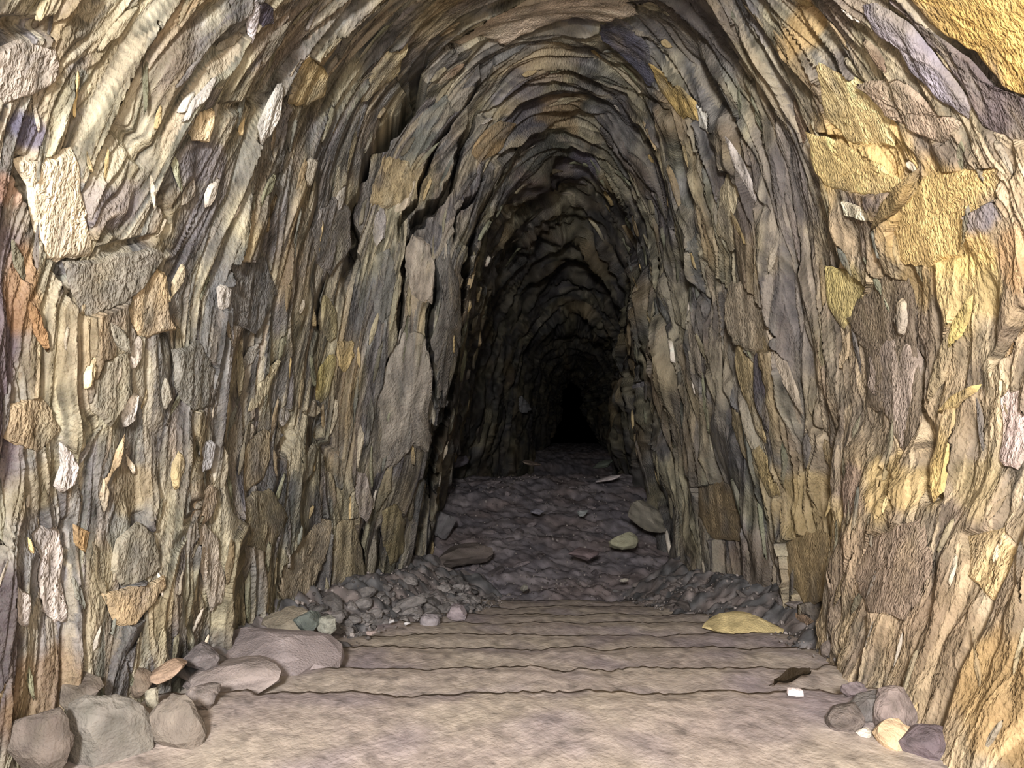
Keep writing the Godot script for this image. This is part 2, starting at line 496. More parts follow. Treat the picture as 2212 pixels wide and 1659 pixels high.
func build_slab(s: Array) -> void:
	var outline: Array = s[1]
	var mid: Vector2 = s[2]
	var color: Color = s[3]
	var lift: float = s[4]
	var tip: Vector2 = s[5]
	var mean: float = s[6]
	var ring := []
	var count := outline.size()
	for j in count:
		var p: Vector2 = outline[j]
		var q: Vector2 = outline[(j + 1) % count]
		var steps := clampi(int(((q - p) * Vector2(ROUND, 1.0)).length() / 0.03), 1, 8)
		for t in steps:
			var e := p.lerp(q, float(t) / steps)
			var jag: float = 0.13 * n.c.get_noise_2d(e.x * ROUND * 7.0, e.y * 9.0) if t > 0 else 0.0
			ring.append(e + (e - mid) * jag)
	var m := ring.size()
	var st := SurfaceTool.new()
	st.begin(Mesh.PRIMITIVE_TRIANGLES)
	var levels := [[1.05, -0.06], [1.0, 0.2], [0.965, 0.75], [0.92, 0.95], [0.8, 1.0], [0.65, 1.0], [0.5, 1.0], [0.35, 1.0], [0.18, 1.0]]
	if count == 10:
		levels = [[1.06, -0.06], [1.0, 0.2], [0.93, 0.8], [0.82, 1.0], [0.5, 1.0], [0.25, 1.0]]
	var shift := mid.x * 77.0
	for l in levels:
		for p in ring:
			var e: Vector2 = mid + (p - mid) * l[0]
			st.set_color(slab_tint(color, e, shift))
			st.add_vertex(slab_point(e, mid, mean, lift, tip, l[1], shift))
	st.set_color(slab_tint(color, mid, shift))
	st.add_vertex(slab_point(mid, mid, mean, lift, tip, 1.0, shift))
	var centre := levels.size() * m
	for k in levels.size():
		for j in m:
			var a := k * m + j
			var b := k * m + (j + 1) % m
			if k == levels.size() - 1:
				for v in [a, b, centre]:
					st.add_index(v)
			else:
				for v in [a, b, a + m, b, b + m, a + m]:
					st.add_index(v)
	st.generate_normals()
	var mesh := st.commit()
	var arrays := mesh.surface_get_arrays(0)
	# turn the faces towards the tunnel
	var ns: PackedVector3Array = arrays[Mesh.ARRAY_NORMAL]
	if ns[centre].dot(sample(mid.x, mid.y)[1]) < 0.0:
		var ix: PackedInt32Array = arrays[Mesh.ARRAY_INDEX]
		for t in range(0, ix.size(), 3):
			var swap := ix[t]
			ix[t] = ix[t + 1]
			ix[t + 1] = swap
		for v in ns.size():
			ns[v] = -ns[v]
		arrays[Mesh.ARRAY_INDEX] = ix
		arrays[Mesh.ARRAY_NORMAL] = ns
		mesh = ArrayMesh.new()
		mesh.add_surface_from_arrays(Mesh.PRIMITIVE_TRIANGLES, arrays)
	var o := MeshInstance3D.new()
	o.name = s[0]
	o.mesh = mesh
	o.material_override = M.rock
	(walls.left if mid.x < U_LEFT else (walls.right if mid.x > U_RIGHT else walls.top)).add_child(o, true)


func slab_point(e: Vector2, mid: Vector2, mean: float, lift: float, tip: Vector2, part: float, shift: float) -> Vector3:
	var b := sample(e.x, e.y)
	var a := e.x * ROUND
	var w := 3.0 * log(e.y)
	var size := clampf(0.4 + 0.13 * e.y, 0.5, 1.7)
	var rough: float = size * (0.016 * n.c.get_noise_2d(a * 1.3 + w * 1.5 + shift, w * 18.0) + 0.008 * n.c.get_noise_2d(a * 4.0 + shift, w * 14.0))
	var h := mean + lift * part + (tip.x * (e.x - mid.x) * ROUND + tip.y * (e.y - mid.y)) + rough * clampf(part, 0.0, 1.0)
	return b[0] + b[1] * h


func slab_tint(color: Color, e: Vector2, shift: float) -> Color:
	var a := e.x * ROUND
	var w := 3.0 * log(e.y)
	var s: float = n.c.get_noise_2d(a * 1.3 + w * 1.5 + shift, w * 18.0)
	var f: float = 1.0 + 0.6 * s + 0.55 * n.c.get_noise_2d(a * 7.0 + shift, w * 16.0)
	var wall := tint[int(row_of(e.y)) * NU + clampi(int(e.x * (NU - 1)), 0, NU - 1)]
	return (color * f).lerp(wall, clampf(0.2 + 0.8 * n.b.get_noise_2d(a * 3.0 - shift, w * 5.0), 0.05, 0.75))


const U_LEFT := 0.36
const U_RIGHT := 0.63


func strip(called: String, k0: int, k1: int) -> MeshInstance3D:
	var wide := k1 - k0 + 1
	var v := PackedVector3Array()
	var q := PackedVector3Array()
	var c := PackedColorArray()
	for r in NR:
		v.append_array(place.slice(r * NU + k0, r * NU + k1 + 1))
		q.append_array(bent.slice(r * NU + k0, r * NU + k1 + 1))
		c.append_array(tint.slice(r * NU + k0, r * NU + k1 + 1))
	var ix := PackedInt32Array()
	ix.resize((NR - 1) * (wide - 1) * 6)
	var at := 0
	for r in NR - 1:
		for i in wide - 1:
			var a := r * wide + i
			ix[at] = a
			ix[at + 1] = a + 1
			ix[at + 2] = a + wide
			ix[at + 3] = a + 1
			ix[at + 4] = a + wide + 1
			ix[at + 5] = a + wide
			at += 6
	var arrays := []
	arrays.resize(Mesh.ARRAY_MAX)
	arrays[Mesh.ARRAY_VERTEX] = v
	arrays[Mesh.ARRAY_NORMAL] = q
	arrays[Mesh.ARRAY_COLOR] = c
	arrays[Mesh.ARRAY_INDEX] = ix
	var mesh := ArrayMesh.new()
	mesh.add_surface_from_arrays(Mesh.PRIMITIVE_TRIANGLES, arrays)
	var o := MeshInstance3D.new()
	o.name = called
	o.mesh = mesh
	o.material_override = M.rock
	o.set_meta("kind", "structure")
	add_child(o, true)
	return o


func build_rock() -> void:
	place.resize(NR * NU)
	for k in NR * NU:
		place[k] = base[k] + out[k] * high[k] + Vector3(-0.16, 0.0, -0.98) * cleft[k]
	rows(func(r: int) -> void: normal_rows[r] = normals_row(r, place))
	for r in NR:
		bent.append_array(normal_rows[r])
	var a := int(U_LEFT * (NU - 1))
	var b := int(U_RIGHT * (NU - 1))
	walls.left = strip("wall_left", 0, a)
	walls.top = strip("ceiling", a, b)
	walls.right = strip("wall_right", b, NU - 1)
	for s in slabs:
		build_slab(s)


# ------------------------------------------------------------------ floor, stair, loose stones
func solid(called: String, st: SurfaceTool, m: Material, parent: Node = self) -> MeshInstance3D:
	var o := MeshInstance3D.new()
	o.name = called
	o.mesh = st.commit()
	o.material_override = m
	parent.add_child(o, true)
	return o


func tell(o: Node, label: String, category: String, group := "") -> void:
	o.set_meta("label", label)
	o.set_meta("category", category)
	if group:
		o.set_meta("group", group)


func ground_tint(x: float, z: float, dirt: float) -> Color:
	var c := Vector3(164, 152, 146)
	c = c.lerp(Vector3(176, 165, 152), clampf(0.5 + 0.9 * n.a.get_noise_2d(x * 1.3, z * 1.3), 0.0, 1.0))
	c = c.lerp(Vector3(140, 130, 138), clampf(0.9 * n.b.get_noise_2d(x * 2.0 + 9.0, z * 2.0), 0.0, 0.6))
	c = c.lerp(Vector3(96, 88, 86), dirt)
	c *= 1.0 + 0.2 * n.c.get_noise_2d(x * 14.0, z * 14.0) - 0.16 * smoothstep(0.5, 0.7, n.d.get_noise_2d(x * 11.0 + 3.0, z * 11.0))
	return paint(c.x, c.y, c.z)


# a stone tread: worn top, ragged far edge, and the face below it
func tread(called: String, y: float, near_d: float, far_d: float, x0: float, x1: float, i: int, cells: int) -> MeshInstance3D:
	var st := SurfaceTool.new()
	st.begin(Mesh.PRIMITIVE_TRIANGLES)
	var deep := 26 if i > 0 else 300
	var lines := deep + 4
	for k in lines + 1:
		for j in cells + 1:
			var x := lerpf(x0, x1, float(j) / cells)
			var ragged: float = 0.045 * n.c.get_noise_2d(x * 2.2, i * 7.0) + 0.018 * n.c.get_noise_2d(x * 16.0, i * 7.0 + 3.0)
			ragged -= 0.09 * maxf(0.0, n.b.get_noise_2d(x * 3.0 + 5.0, i * 11.0 + 2.0) - 0.25)
			var f := minf(float(k) / deep, 1.0)
			var edge := far_d + ragged
			var d := lerpf(near_d, edge, f)
			var h: float = y + 0.012 * n.a.get_noise_2d(x * 1.1 + i * 3.0, d * 1.1) + 0.006 * n.c.get_noise_2d(x * 6.0, d * 6.0)
			h -= 0.012 * smoothstep(0.12, 0.0, edge - d)
			if k > deep:
				var g := float(k - deep) / 4.0
				h -= 0.1 * g
				d += 0.006 * sin(g * 3.0) - 0.05 * g * g
			st.set_smooth_group(0)
			st.set_color(ground_tint(x, d + i * 3.0, 0.18 * maxf(0.0, n.b.get_noise_2d(x * 3.0, d * 3.0 + i))))
			st.add_vertex(Vector3(x, h, -d))
	for k in lines:
		for j in cells:
			var a := k * (cells + 1) + j
			var b := a + cells + 1
			for v in [a, b, a + 1, a + 1, b, b + 1]:
				st.add_index(v)
	st.generate_normals()
	return solid(called, st, M.floor)


func field(called: String, x0: float, x1: float, d0: float, d1: float, cx: int, cz: int, height: Callable, color: Callable, parent: Node = self) -> MeshInstance3D:
	var st := SurfaceTool.new()
	st.begin(Mesh.PRIMITIVE_TRIANGLES)
	for k in cz + 1:
		for j in cx + 1:
			var x := lerpf(x0, x1, float(j) / cx)
			var d := lerpf(d0, d1, pow(float(k) / cz, 1.0 if d1 < 12.0 else 1.9))
			st.set_color(color.call(x, d))
			st.add_vertex(Vector3(x, height.call(x, d), -d))
	for k in cz:
		for j in cx:
			var a := k * (cx + 1) + j
			var b := a + cx + 1
			for v in [a, b, a + 1, a + 1, b, b + 1]:
				st.add_index(v)
	st.generate_normals()
	return solid(called, st, M.floor, parent)


func bank_height(x: float, d: float) -> float:          # the debris floor of the tunnel beyond the stair
	var y := lerpf(-0.95, -0.5, smoothstep(6.5, 11.3, d))
	if d > 11.4:
		y = maxf(y - (d - 11.4) * 0.9, -1.5) - 0.09 * maxf(d - 13.0, 0.0)
	y += 0.9 * smoothstep(17.0, 20.0, d)
	y += 0.05 * n.a.get_noise_2d(x * 0.9, d * 0.9) + 0.05 * n.c.get_noise_2d(x * 3.0, d * 3.0) + 0.025 * n.c.get_noise_2d(x * 11.0, d * 11.0)
	return y


func stair_plane(d: float) -> float:
	return -RISE * clampf((d - 2.92) / 0.519, 0.0, 7.6)


func left_edge(d: float) -> float:
	return lerpf(lerpf(-1.12, -0.88, smoothstep(2.9, 4.0, d)), -0.2, smoothstep(4.3, 6.4, d))


func right_edge(d: float) -> float:
	return lerpf(1.5, 1.05, smoothstep(4.4, 6.6, d))


func rubble_height(x: float, d: float) -> float:
	var rise := maxf(left_edge(d) - x, x - right_edge(d))
	var y := stair_plane(d) + minf(rise, 0.5) * 0.5 - 0.05
	y += 0.06 * n.a.get_noise_2d(x * 2.0, d * 2.0) + 0.07 * n.c.get_noise_2d(x * 5.0 + 30.0, d * 5.0)
	return y


func build_floor() -> void:
	var f := tread("floor", 0.0, -4.6, EDGE[0], -1.9, 2.2, 0, 220)
	f.set_meta("kind", "structure")
	var which := ["first", "second", "third", "fourth", "fifth", "sixth", "seventh"]
	for i in range(1, 8):
		var s := tread("stone_step", -RISE * i, EDGE[i - 1] - 0.07, EDGE[i], -1.5, 1.85, i, 200)
		tell(s, "worn grey stone step with a ragged edge, %s tread down from the landing" % which[i - 1], "step", "worn stone steps going down")
	var g := field("floor", -1.6, 3.4, 6.2, 30.0, 180, 420, bank_height, debris_tint)
	g.set_meta("kind", "structure")
	var back := field("wall_back", -2.1, 2.3, -0.4, 3.4, 50, 50, func(x: float, y: float) -> float: return 0.15 * n.c.get_noise_2d(x * 1.5, y * 1.5), rubble_tint)
	back.rotation_degrees.x = 90.0
	back.position.z = 4.35
	back.set_meta("kind", "structure")


func debris_tint(x: float, d: float) -> Color:
	var c := Vector3(142, 135, 138).lerp(Vector3(116, 112, 118), clampf(0.5 + n.a.get_noise_2d(x * 1.7, d * 1.7), 0, 1))
	c = c.lerp(Vector3(122, 108, 104), clampf(n.b.get_noise_2d(x * 1.1, d * 1.4), 0, 0.5))
	c *= 1.0 + 0.35 * n.c.get_noise_2d(x * 7.0, d * 7.0)
	return paint(c.x, c.y, c.z)


func rubble_tint(x: float, d: float) -> Color:
	var c := Vector3(122, 114, 112).lerp(Vector3(94, 94, 96), clampf(0.5 + 1.3 * n.b.get_noise_2d(x * 4.0, d * 4.0), 0, 1))
	c *= 1.0 + 0.5 * n.c.get_noise_2d(x * 9.0, d * 9.0)
	return paint(c.x, c.y, c.z)


func build_rubble() -> void:
	var l := field("rubble_bank", -1.5, 0.1, 3.0, 7.4, 110, 260, rubble_height, rubble_tint)
	tell(l, "bank of dark rock rubble heaped along the left side of the steps", "rubble")
	l.set_meta("kind", "stuff")
	var r := field("rubble_bank", 0.9, 1.95, 3.2, 7.4, 80, 220, rubble_height, rubble_tint)
	tell(r, "bank of brown rock rubble heaped along the right side of the steps", "rubble")
	r.set_meta("kind", "stuff")
	# loose gravel on both banks and on the tunnel floor: too many to count
	var mm := MultiMesh.new()
	mm.transform_format = MultiMesh.TRANSFORM_3D
	mm.use_colors = true
	mm.mesh = stone_mesh(5, Vector3(1, 0.6, 0.8), Color(1, 1, 1), 6, 4)
	var spots := []
	while spots.size() < 2600:
		var x := rng.randf_range(-1.2, 1.7)
		var d := rng.randf_range(3.2, 11.2)
		var y := -9.0
		if d < 6.9:
			if x < left_edge(d) + 0.12 or x > right_edge(d) - 0.12:
				y = maxf(rubble_height(x, d), stair_plane(d) - 0.02)
		else:
			y = bank_height(x, d)
		if y > -5.0 and d < 7.6 or rng.randf() < 0.35 and y > -5.0:
			spots.append(Vector3(x, y, -d))
	mm.instance_count = spots.size()
	for i in spots.size():
		var s := rng.randf_range(0.008, 0.03) * (1.6 if rng.randf() < 0.15 else 1.0)
		var b := Basis.from_euler(Vector3(rng.randf() * 6.0, rng.randf() * 6.0, rng.randf() * 6.0)).scaled(Vector3.ONE * s)
		mm.set_instance_transform(i, Transform3D(b, spots[i] + Vector3(0, s * 0.2, 0)))
		var g := rng.randf_range(70, 165)
		mm.set_instance_color(i, paint(g, g * 0.95, g * 0.93))
	var o := MultiMeshInstance3D.new()
	o.name = "gravel"
	o.multimesh = mm
	o.material_override = M.stone
	o.set_meta("kind", "stuff")
	tell(o, "loose dark gravel strewn over the rubble banks and the tunnel floor", "gravel")
	add_child(o, true)


# a broken stone: a ball cut by random planes, its facets left sharp
func stone_mesh(sd: int, size: Vector3, color: Color, around := 16, high_count := 10) -> ArrayMesh:
	var g := RandomNumberGenerator.new()
	g.seed = sd
	var planes := []
	for i in 18:
		var v := Vector3(g.randfn(), g.randfn(), g.randfn()).normalized()
		planes.append([v, g.randf_range(0.5, 0.92)])
	var pts := []
	for k in high_count + 1:
		for j in around:
			var th := PI * k / high_count
			var ph := TAU * (j + 0.5 * (k % 2)) / around
			var v := Vector3(sin(th) * cos(ph), cos(th), sin(th) * sin(ph))
			var r := 1.0
			for p in planes:
				var c: float = v.dot(p[0])
				if c > 0.05:
					r = minf(r, p[1] / c)
			r *= 1.0 + 0.05 * n.c.get_noise_3d(v.x * 2.5 + sd, v.y * 2.5, v.z * 2.5)
			pts.append(v * r)
	var st := SurfaceTool.new()
	st.begin(Mesh.PRIMITIVE_TRIANGLES)
	st.set_smooth_group(-1)
	for k in high_count:
		for j in around:
			var a := k * around + j
			var b := k * around + (j + 1) % around
			var c := a + around
			var d := b + around
			var tris := [[a, b, c], [b, d, c]] if k % 2 == 0 else [[a, b, d], [a, d, c]]
			for t in tris:
				for v in t:
					var p: Vector3 = pts[v]
					var f: float = 1.0 + 0.6 * n.c.get_noise_3d(p.x * 1.2 + sd, p.y * 4.0, p.z * 1.2) + 0.3 * n.c.get_noise_3d(p.x * 5.0, p.y * 5.0 + sd, p.z * 5.0)
					st.set_color(color * f if color != Color(1, 1, 1) else color)
					st.add_vertex(p * size * 0.5)
	st.generate_normals()
	return st.commit()


func stone(called: String, where: Vector3, size: Vector3, turn: Vector3, color: Color, label: String, category := "stone", group := "") -> void:
	var o := MeshInstance3D.new()
	o.name = called
	o.mesh = stone_mesh(label.hash() % 9999 if group == "" else rng.randi() % 9999, size * 1.25, color)
	o.material_override = M.stone
	o.position = where
	o.rotation_degrees = turn
	tell(o, label, category, group)
	add_child(o, true)


func build_stones() -> void:
	loose_stones()


# ------------------------------------------------------------------ what this rock shows: partings, stains, slabs and flakes
func marks() -> void:
	crack([Vector2(0.385, 4.38), Vector2(0.373, 4.74), Vector2(0.371, 5.06), Vector2(0.363, 5.18), Vector2(0.337, 5.08), Vector2(0.313, 4.86), Vector2(0.293, 4.83), Vector2(0.273, 4.88), Vector2(0.251, 5.01), Vector2(0.23, 5.13)], 0.23, 0.7, 0.3)
	crack([Vector2(0.259, 4.69), Vector2(0.238, 4.58), Vector2(0.226, 4.53), Vector2(0.21, 4.65), Vector2(0.196, 4.65)], 0.0852, 0.3, 0.15)
	crack([Vector2(0.443, 5.39), Vector2(0.427, 5.78), Vector2(0.409, 5.9), Vector2(0.383, 5.9), Vector2(0.347, 5.87), Vector2(0.329, 5.87), Vector2(0.315, 5.93), Vector2(0.291, 5.75), Vector2(0.267, 5.81)], 0.0888, 0.5, 0.2)
	crack([Vector2(0.423, 5.96), Vector2(0.405, 6.2), Vector2(0.381, 6.29), Vector2(0.355, 6.45), Vector2(0.331, 6.36), Vector2(0.295, 6.02), Vector2(0.273, 5.99), Vector2(0.236, 5.99), Vector2(0.206, 6.08), Vector2(0.184, 5.96), Vector2(0.156, 5.96)], 0.148, 0.6, 0.25)
	crack([Vector2(0.385, 6.99), Vector2(0.365, 7.06), Vector2(0.335, 6.85), Vector2(0.315, 7.02)], 0.0921, 0.5, 0.2)
	crack([Vector2(0.361, 7.16), Vector2(0.347, 7.49), Vector2(0.325, 7.61), Vector2(0.297, 7.64), Vector2(0.263, 7.57), Vector2(0.23, 7.76), Vector2(0.194, 7.95), Vector2(0.158, 8.03), Vector2(0.132, 7.57), Vector2(0.086, 7.8), Vector2(0.058, 7.91), Vector2(0.034, 7.95)], 0.6, 0.9, 0.4)
	crack([Vector2(0.281, 6.52), Vector2(0.265, 6.72), Vector2(0.24, 6.65), Vector2(0.226, 6.62), Vector2(0.218, 6.82), Vector2(0.204, 6.92), Vector2(0.18, 7.02), Vector2(0.148, 7.42)], 0.147, 0.5, 0.25)
	crack([Vector2(0.445, 5.39), Vector2(0.459, 5.34), Vector2(0.477, 5.26), Vector2(0.499, 5.18), Vector2(0.529, 5.21), Vector2(0.579, 4.88)], 0.0996, 0.09, 0)
	crack([Vector2(0.405, 6.2), Vector2(0.421, 6.33), Vector2(0.443, 6.29), Vector2(0.465, 6.26), Vector2(0.489, 6.17)], 0.0636, 0.06, 0)
	crack([Vector2(0.385, 6.95), Vector2(0.419, 7.13), Vector2(0.461, 7.31), Vector2(0.495, 7.27)], 0.0861, 0.06, 0)
	crack([Vector2(0.353, 7.88), Vector2(0.403, 8.61), Vector2(0.441, 8.96), Vector2(0.505, 9.37)], 0.0966, 0.08, 0)
	crack([Vector2(0.355, 10.62), Vector2(0.401, 10.89), Vector2(0.463, 11.1)], 0.193, 0.08, 0)
	crack([Vector2(0.283, 4.23), Vector2(0.271, 4.16), Vector2(0.253, 4.06)], 0.072, 0.22, 0.15)
	crack([Vector2(0.269, 2.71), Vector2(0.257, 2.73), Vector2(0.242, 2.8)], 0.02, 0.04, 0)
	crack([Vector2(0.289, 2.38), Vector2(0.283, 2.51), Vector2(0.275, 2.62)], 0.02, 0.03, 0)
	crack([Vector2(0.299, 2.87), Vector2(0.309, 3.12), Vector2(0.323, 3.83)], 0.02, 0.03, 0)
	crack([Vector2(0.291, 1.89), Vector2(0.297, 1.95), Vector2(0.303, 2.04), Vector2(0.311, 2.14)], 0.02, 0.05, 0)
	crack([Vector2(0.236, 2.27), Vector2(0.24, 2.43), Vector2(0.244, 2.66), Vector2(0.246, 2.75)], 0.02, 0.04, 0)
	crack([Vector2(0.267, 2.07), Vector2(0.261, 2.13), Vector2(0.255, 2.18), Vector2(0.244, 2.22)], 0.02, 0.05, 0)
	crack([Vector2(0.236, 2.29), Vector2(0.226, 2.35), Vector2(0.216, 2.4)], 0.02, 0.05, 0)
	crack([Vector2(0.216, 2.82), Vector2(0.206, 2.88), Vector2(0.202, 2.89)], 0.02, 0.03, 0)
	crack([Vector2(0.158, 3.07), Vector2(0.142, 3.1), Vector2(0.132, 3.13), Vector2(0.116, 3.09), Vector2(0.106, 3), Vector2(0.096, 2.94)], 0.0593, 0.22, 0.2)
	crack([Vector2(0.112, 3.5), Vector2(0.088, 3.64), Vector2(0.076, 3.59), Vector2(0.058, 3.68)], 0.0835, 0.22, 0.2)
	crack([Vector2(0.132, 2.43), Vector2(0.112, 2.42), Vector2(0.102, 2.42)], 0.02, 0.05, 0)
	crack([Vector2(0.122, 2.78), Vector2(0.112, 2.82), Vector2(0.102, 2.87)], 0.02, 0.04, 0)
	crack([Vector2(0.08, 2.89), Vector2(0.072, 2.8), Vector2(0.064, 2.75), Vector2(0.056, 2.71)], 0.04, 0.22, 0.2)
	crack([Vector2(0.166, 4.25), Vector2(0.156, 4.35), Vector2(0.136, 4.18)], 0.0709, 0.05, 0)
	crack([Vector2(0.164, 4.72), Vector2(0.136, 5.21), Vector2(0.11, 5.37)], 0.061, 0.05, 0)
	crack([Vector2(0.084, 4.98), Vector2(0.068, 4.91), Vector2(0.062, 4.44)], 0.0631, 0.04, 0)
	crack([Vector2(0.078, 5.93), Vector2(0.056, 6.11), Vector2(0.036, 6.2)], 0.107, 0.22, 0.15)
	crack([Vector2(0.072, 6.42), Vector2(0.052, 6.55), Vector2(0.036, 6.62)], 0.111, 0.22, 0.15)
	crack([Vector2(0.052, 7.24), Vector2(0.03, 7.53), Vector2(0.022, 7.16)], 0.325, 0.22, 0.2)
	crack([Vector2(0.808, 3.26), Vector2(0.834, 3.25), Vector2(0.858, 3.12), Vector2(0.876, 2.98), Vector2(0.886, 2.94)], 0.0618, 0.09, 0)
	crack([Vector2(0.794, 2.58), Vector2(0.808, 2.67), Vector2(0.822, 2.77)], 0.0254, 0.09, 0)
	crack([Vector2(0.671, 4.81), Vector2(0.699, 4.79), Vector2(0.729, 4.67), Vector2(0.747, 4.58)], 0.0554, 0.05, 0)
	crack([Vector2(0.629, 4.98), Vector2(0.663, 4.88), Vector2(0.697, 4.83), Vector2(0.721, 4.83)], 0.0518, 0.05, 0)
	crack([Vector2(0.697, 3.84), Vector2(0.707, 3.64), Vector2(0.717, 3.43)], 0.0204, 0.04, 0)
	crack([Vector2(0.85, 4.46), Vector2(0.872, 4.25), Vector2(0.894, 4.14)], 0.0427, 0.04, 0)
	crack([Vector2(0.635, 9.05), Vector2(0.677, 10.78), Vector2(0.772, 11.05)], 0.6, 0.06, 0)
	crack([Vector2(0.749, 7.02), Vector2(0.786, 6.82), Vector2(0.818, 6.45)], 0.121, 0.04, 0)
	crack([Vector2(0.731, 6.17), Vector2(0.766, 5.96), Vector2(0.788, 5.84)], 0.0745, 0.04, 0)
	crack([Vector2(0.87, 3.55), Vector2(0.882, 3.28), Vector2(0.894, 3.15)], 0.021, 0.03, 0)
	stain(0.275, 2.09, 0.056, 0.086, 0.0, paint(78, 76, 94), 0.85)
	stain(0.212, 2.05, 0.41, 0.13, 0.0, paint(76, 66, 74), 0.8)
	stain(0.164, 2.06, 0.3, 0.13, 0.0, paint(78, 68, 78), 0.7)
	stain(0.222, 2.16, 0.17, 0.08, 0.0, paint(142, 106, 64), 0.5)
	stain(0.088, 2.14, 0.54, 0.12, 0.0, paint(66, 58, 62), 0.8)
	stain(0.255, 2.05, 0.065, 0.087, 0.0, paint(160, 126, 104), 0.5)
	stain(0.279, 2.92, 0.091, 0.18, 0.0, paint(112, 108, 116), 0.5)
	stain(0.283, 3.46, 0.22, 0.37, 0.0, paint(106, 108, 104), 0.4)
	stain(0.224, 3.51, 0.22, 0.47, 0.0, paint(98, 100, 102), 0.5)
	stain(0.13, 4, 0.2, 0.39, 0.0, paint(84, 84, 90), 0.55)
	stain(0.114, 4.35, 0.18, 0.47, 0.0, paint(80, 84, 86), 0.5)
	stain(0.259, 2.49, 0.094, 0.15, 0.0, paint(112, 104, 112), 0.5)
	stain(0.15, 2.27, 0.13, 0.13, 0.0, paint(150, 138, 104), 0.4)
	stain(0.134, 2.74, 0.13, 0.15, 0.0, paint(150, 132, 96), 0.4)
	stain(0.06, 2.32, 0.17, 0.18, 0.0, paint(124, 98, 62), 0.5)
	stain(0.228, 5.39, 0.16, 0.35, 0.0, paint(88, 88, 92), 0.5)
	stain(0.465, 6.85, 0.34, 0.51, 0.0, paint(88, 84, 92), 0.6)
	stain(0.463, 6.17, 0.22, 0.34, 0.0, paint(80, 78, 90), 0.5)
	stain(0.459, 8.2, 0.54, 0.83, 0.0, paint(90, 78, 84), 0.5)
	stain(0.495, 7.02, 0.28, 0.55, 0.0, paint(150, 128, 96), 0.6)
	stain(0.485, 5.9, 0.25, 0.33, 0.0, paint(156, 140, 114), 0.4)
	stain(0.473, 7.91, 0.39, 0.44, 0.0, paint(76, 84, 74), 0.5)
	stain(0.527, 8.32, 0.3, 0.53, 0.0, paint(110, 108, 130), 0.5)
	stain(0.715, 3.46, 0.25, 0.49, 0.0, paint(214, 184, 124), 0.7)
	stain(0.758, 3.03, 0.26, 0.4, 0.0, paint(206, 174, 112), 0.65)
	stain(0.784, 3.9, 0.14, 0.27, 0.0, paint(186, 170, 118), 0.6)
	stain(0.754, 2.73, 0.11, 0.12, 0.0, paint(112, 110, 120), 0.75)
	stain(0.739, 3.5, 0.087, 0.24, 0.0, paint(112, 104, 110), 0.4)
	stain(0.729, 4.46, 0.42, 0.42, 0.0, paint(102, 98, 100), 0.55)
	stain(0.725, 4.98, 0.27, 0.35, 0.0, paint(90, 84, 84), 0.5)
	stain(0.613, 4.62, 0.27, 0.64, 0.0, paint(96, 92, 90), 0.5)
	stain(0.653, 3.18, 0.13, 0.27, 0.0, paint(118, 104, 96), 0.6)
	stain(0.647, 3.53, 0.12, 0.2, 0.0, paint(182, 152, 102), 0.6)
	stain(0.878, 4.21, 0.31, 0.33, 0.0, paint(128, 116, 104), 0.4)
	stain(0.888, 3.75, 0.15, 0.32, 0.0, paint(130, 112, 110), 0.5)
	stain(0.91, 4.53, 0.25, 0.7, 0.0, paint(182, 160, 112), 0.5)
	stain(0.88, 3.28, 0.17, 0.36, 0.0, paint(186, 162, 112), 0.6)
	stain(0.942, 2.7, 0.27, 0.5, 0.0, paint(134, 116, 92), 0.6)
	stain(0.94, 2.29, 0.19, 0.22, 0.0, paint(150, 124, 82), 0.6)
	stain(0.926, 3.21, 0.21, 0.62, 0.0, paint(158, 138, 118), 0.5)
	stain(0.872, 2.74, 0.14, 0.17, 0.0, paint(160, 144, 104), 0.5)
	stain(0.786, 2.88, 0.18, 0.23, 0.0, paint(182, 160, 104), 0.5)
	stain(0.784, 3.25, 0.11, 0.22, 0.0, paint(146, 124, 82), 0.6)
	stain(0.774, 2.61, 0.14, 0.094, 0.0, paint(182, 146, 104), 0.5)
	stain(0.681, 2.46, 0.14, 0.23, 0.0, paint(206, 176, 108), 0.6)
	stain(0.804, 4.6, 0.28, 0.27, 0.0, paint(108, 104, 108), 0.5)
	stain(0.81, 5.78, 0.4, 0.6, 0.0, paint(104, 94, 88), 0.4)
	stain(0.856, 7.09, 0.61, 1, 0.0, paint(126, 112, 90), 0.4)
	stain(0.958, 5.56, 0.22, 0.97, 0.0, paint(140, 122, 104), 0.4)
	stain(0.309, 2.47, 0.12, 0.24, 0.0, paint(124, 112, 96), 0.3)
	stain(0.315, 2.15, 0.14, 0.25, 0.0, paint(118, 108, 82), 0.4)
	stain(0.341, 3.13, 0.16, 0.39, 0.0, paint(104, 92, 82), 0.5)
	stain(0.303, 4, 0.18, 0.45, 0.0, paint(96, 94, 96), 0.4)
	slab("rock_slab", [Vector2(0.218, 6.2), Vector2(0.22, 6.55), Vector2(0.206, 6.78), Vector2(0.186, 6.92), Vector2(0.166, 6.92), Vector2(0.142, 7.13), Vector2(0.132, 7.06), Vector2(0.14, 6.72), Vector2(0.126, 6.52), Vector2(0.12, 6.29), Vector2(0.138, 6.05), Vector2(0.172, 5.96), Vector2(0.184, 5.96), Vector2(0.202, 6.08)], paint(147, 141, 132), 0.0225, Vector2(0, 0.04))
	slab("rock_slab", [Vector2(0.287, 6.08), Vector2(0.289, 6.36), Vector2(0.277, 6.52), Vector2(0.263, 6.58), Vector2(0.248, 6.62), Vector2(0.24, 6.39), Vector2(0.244, 6.17), Vector2(0.259, 6.05), Vector2(0.273, 6.02)], paint(153, 144, 132), 0.0225, Vector2(0, 0.04))
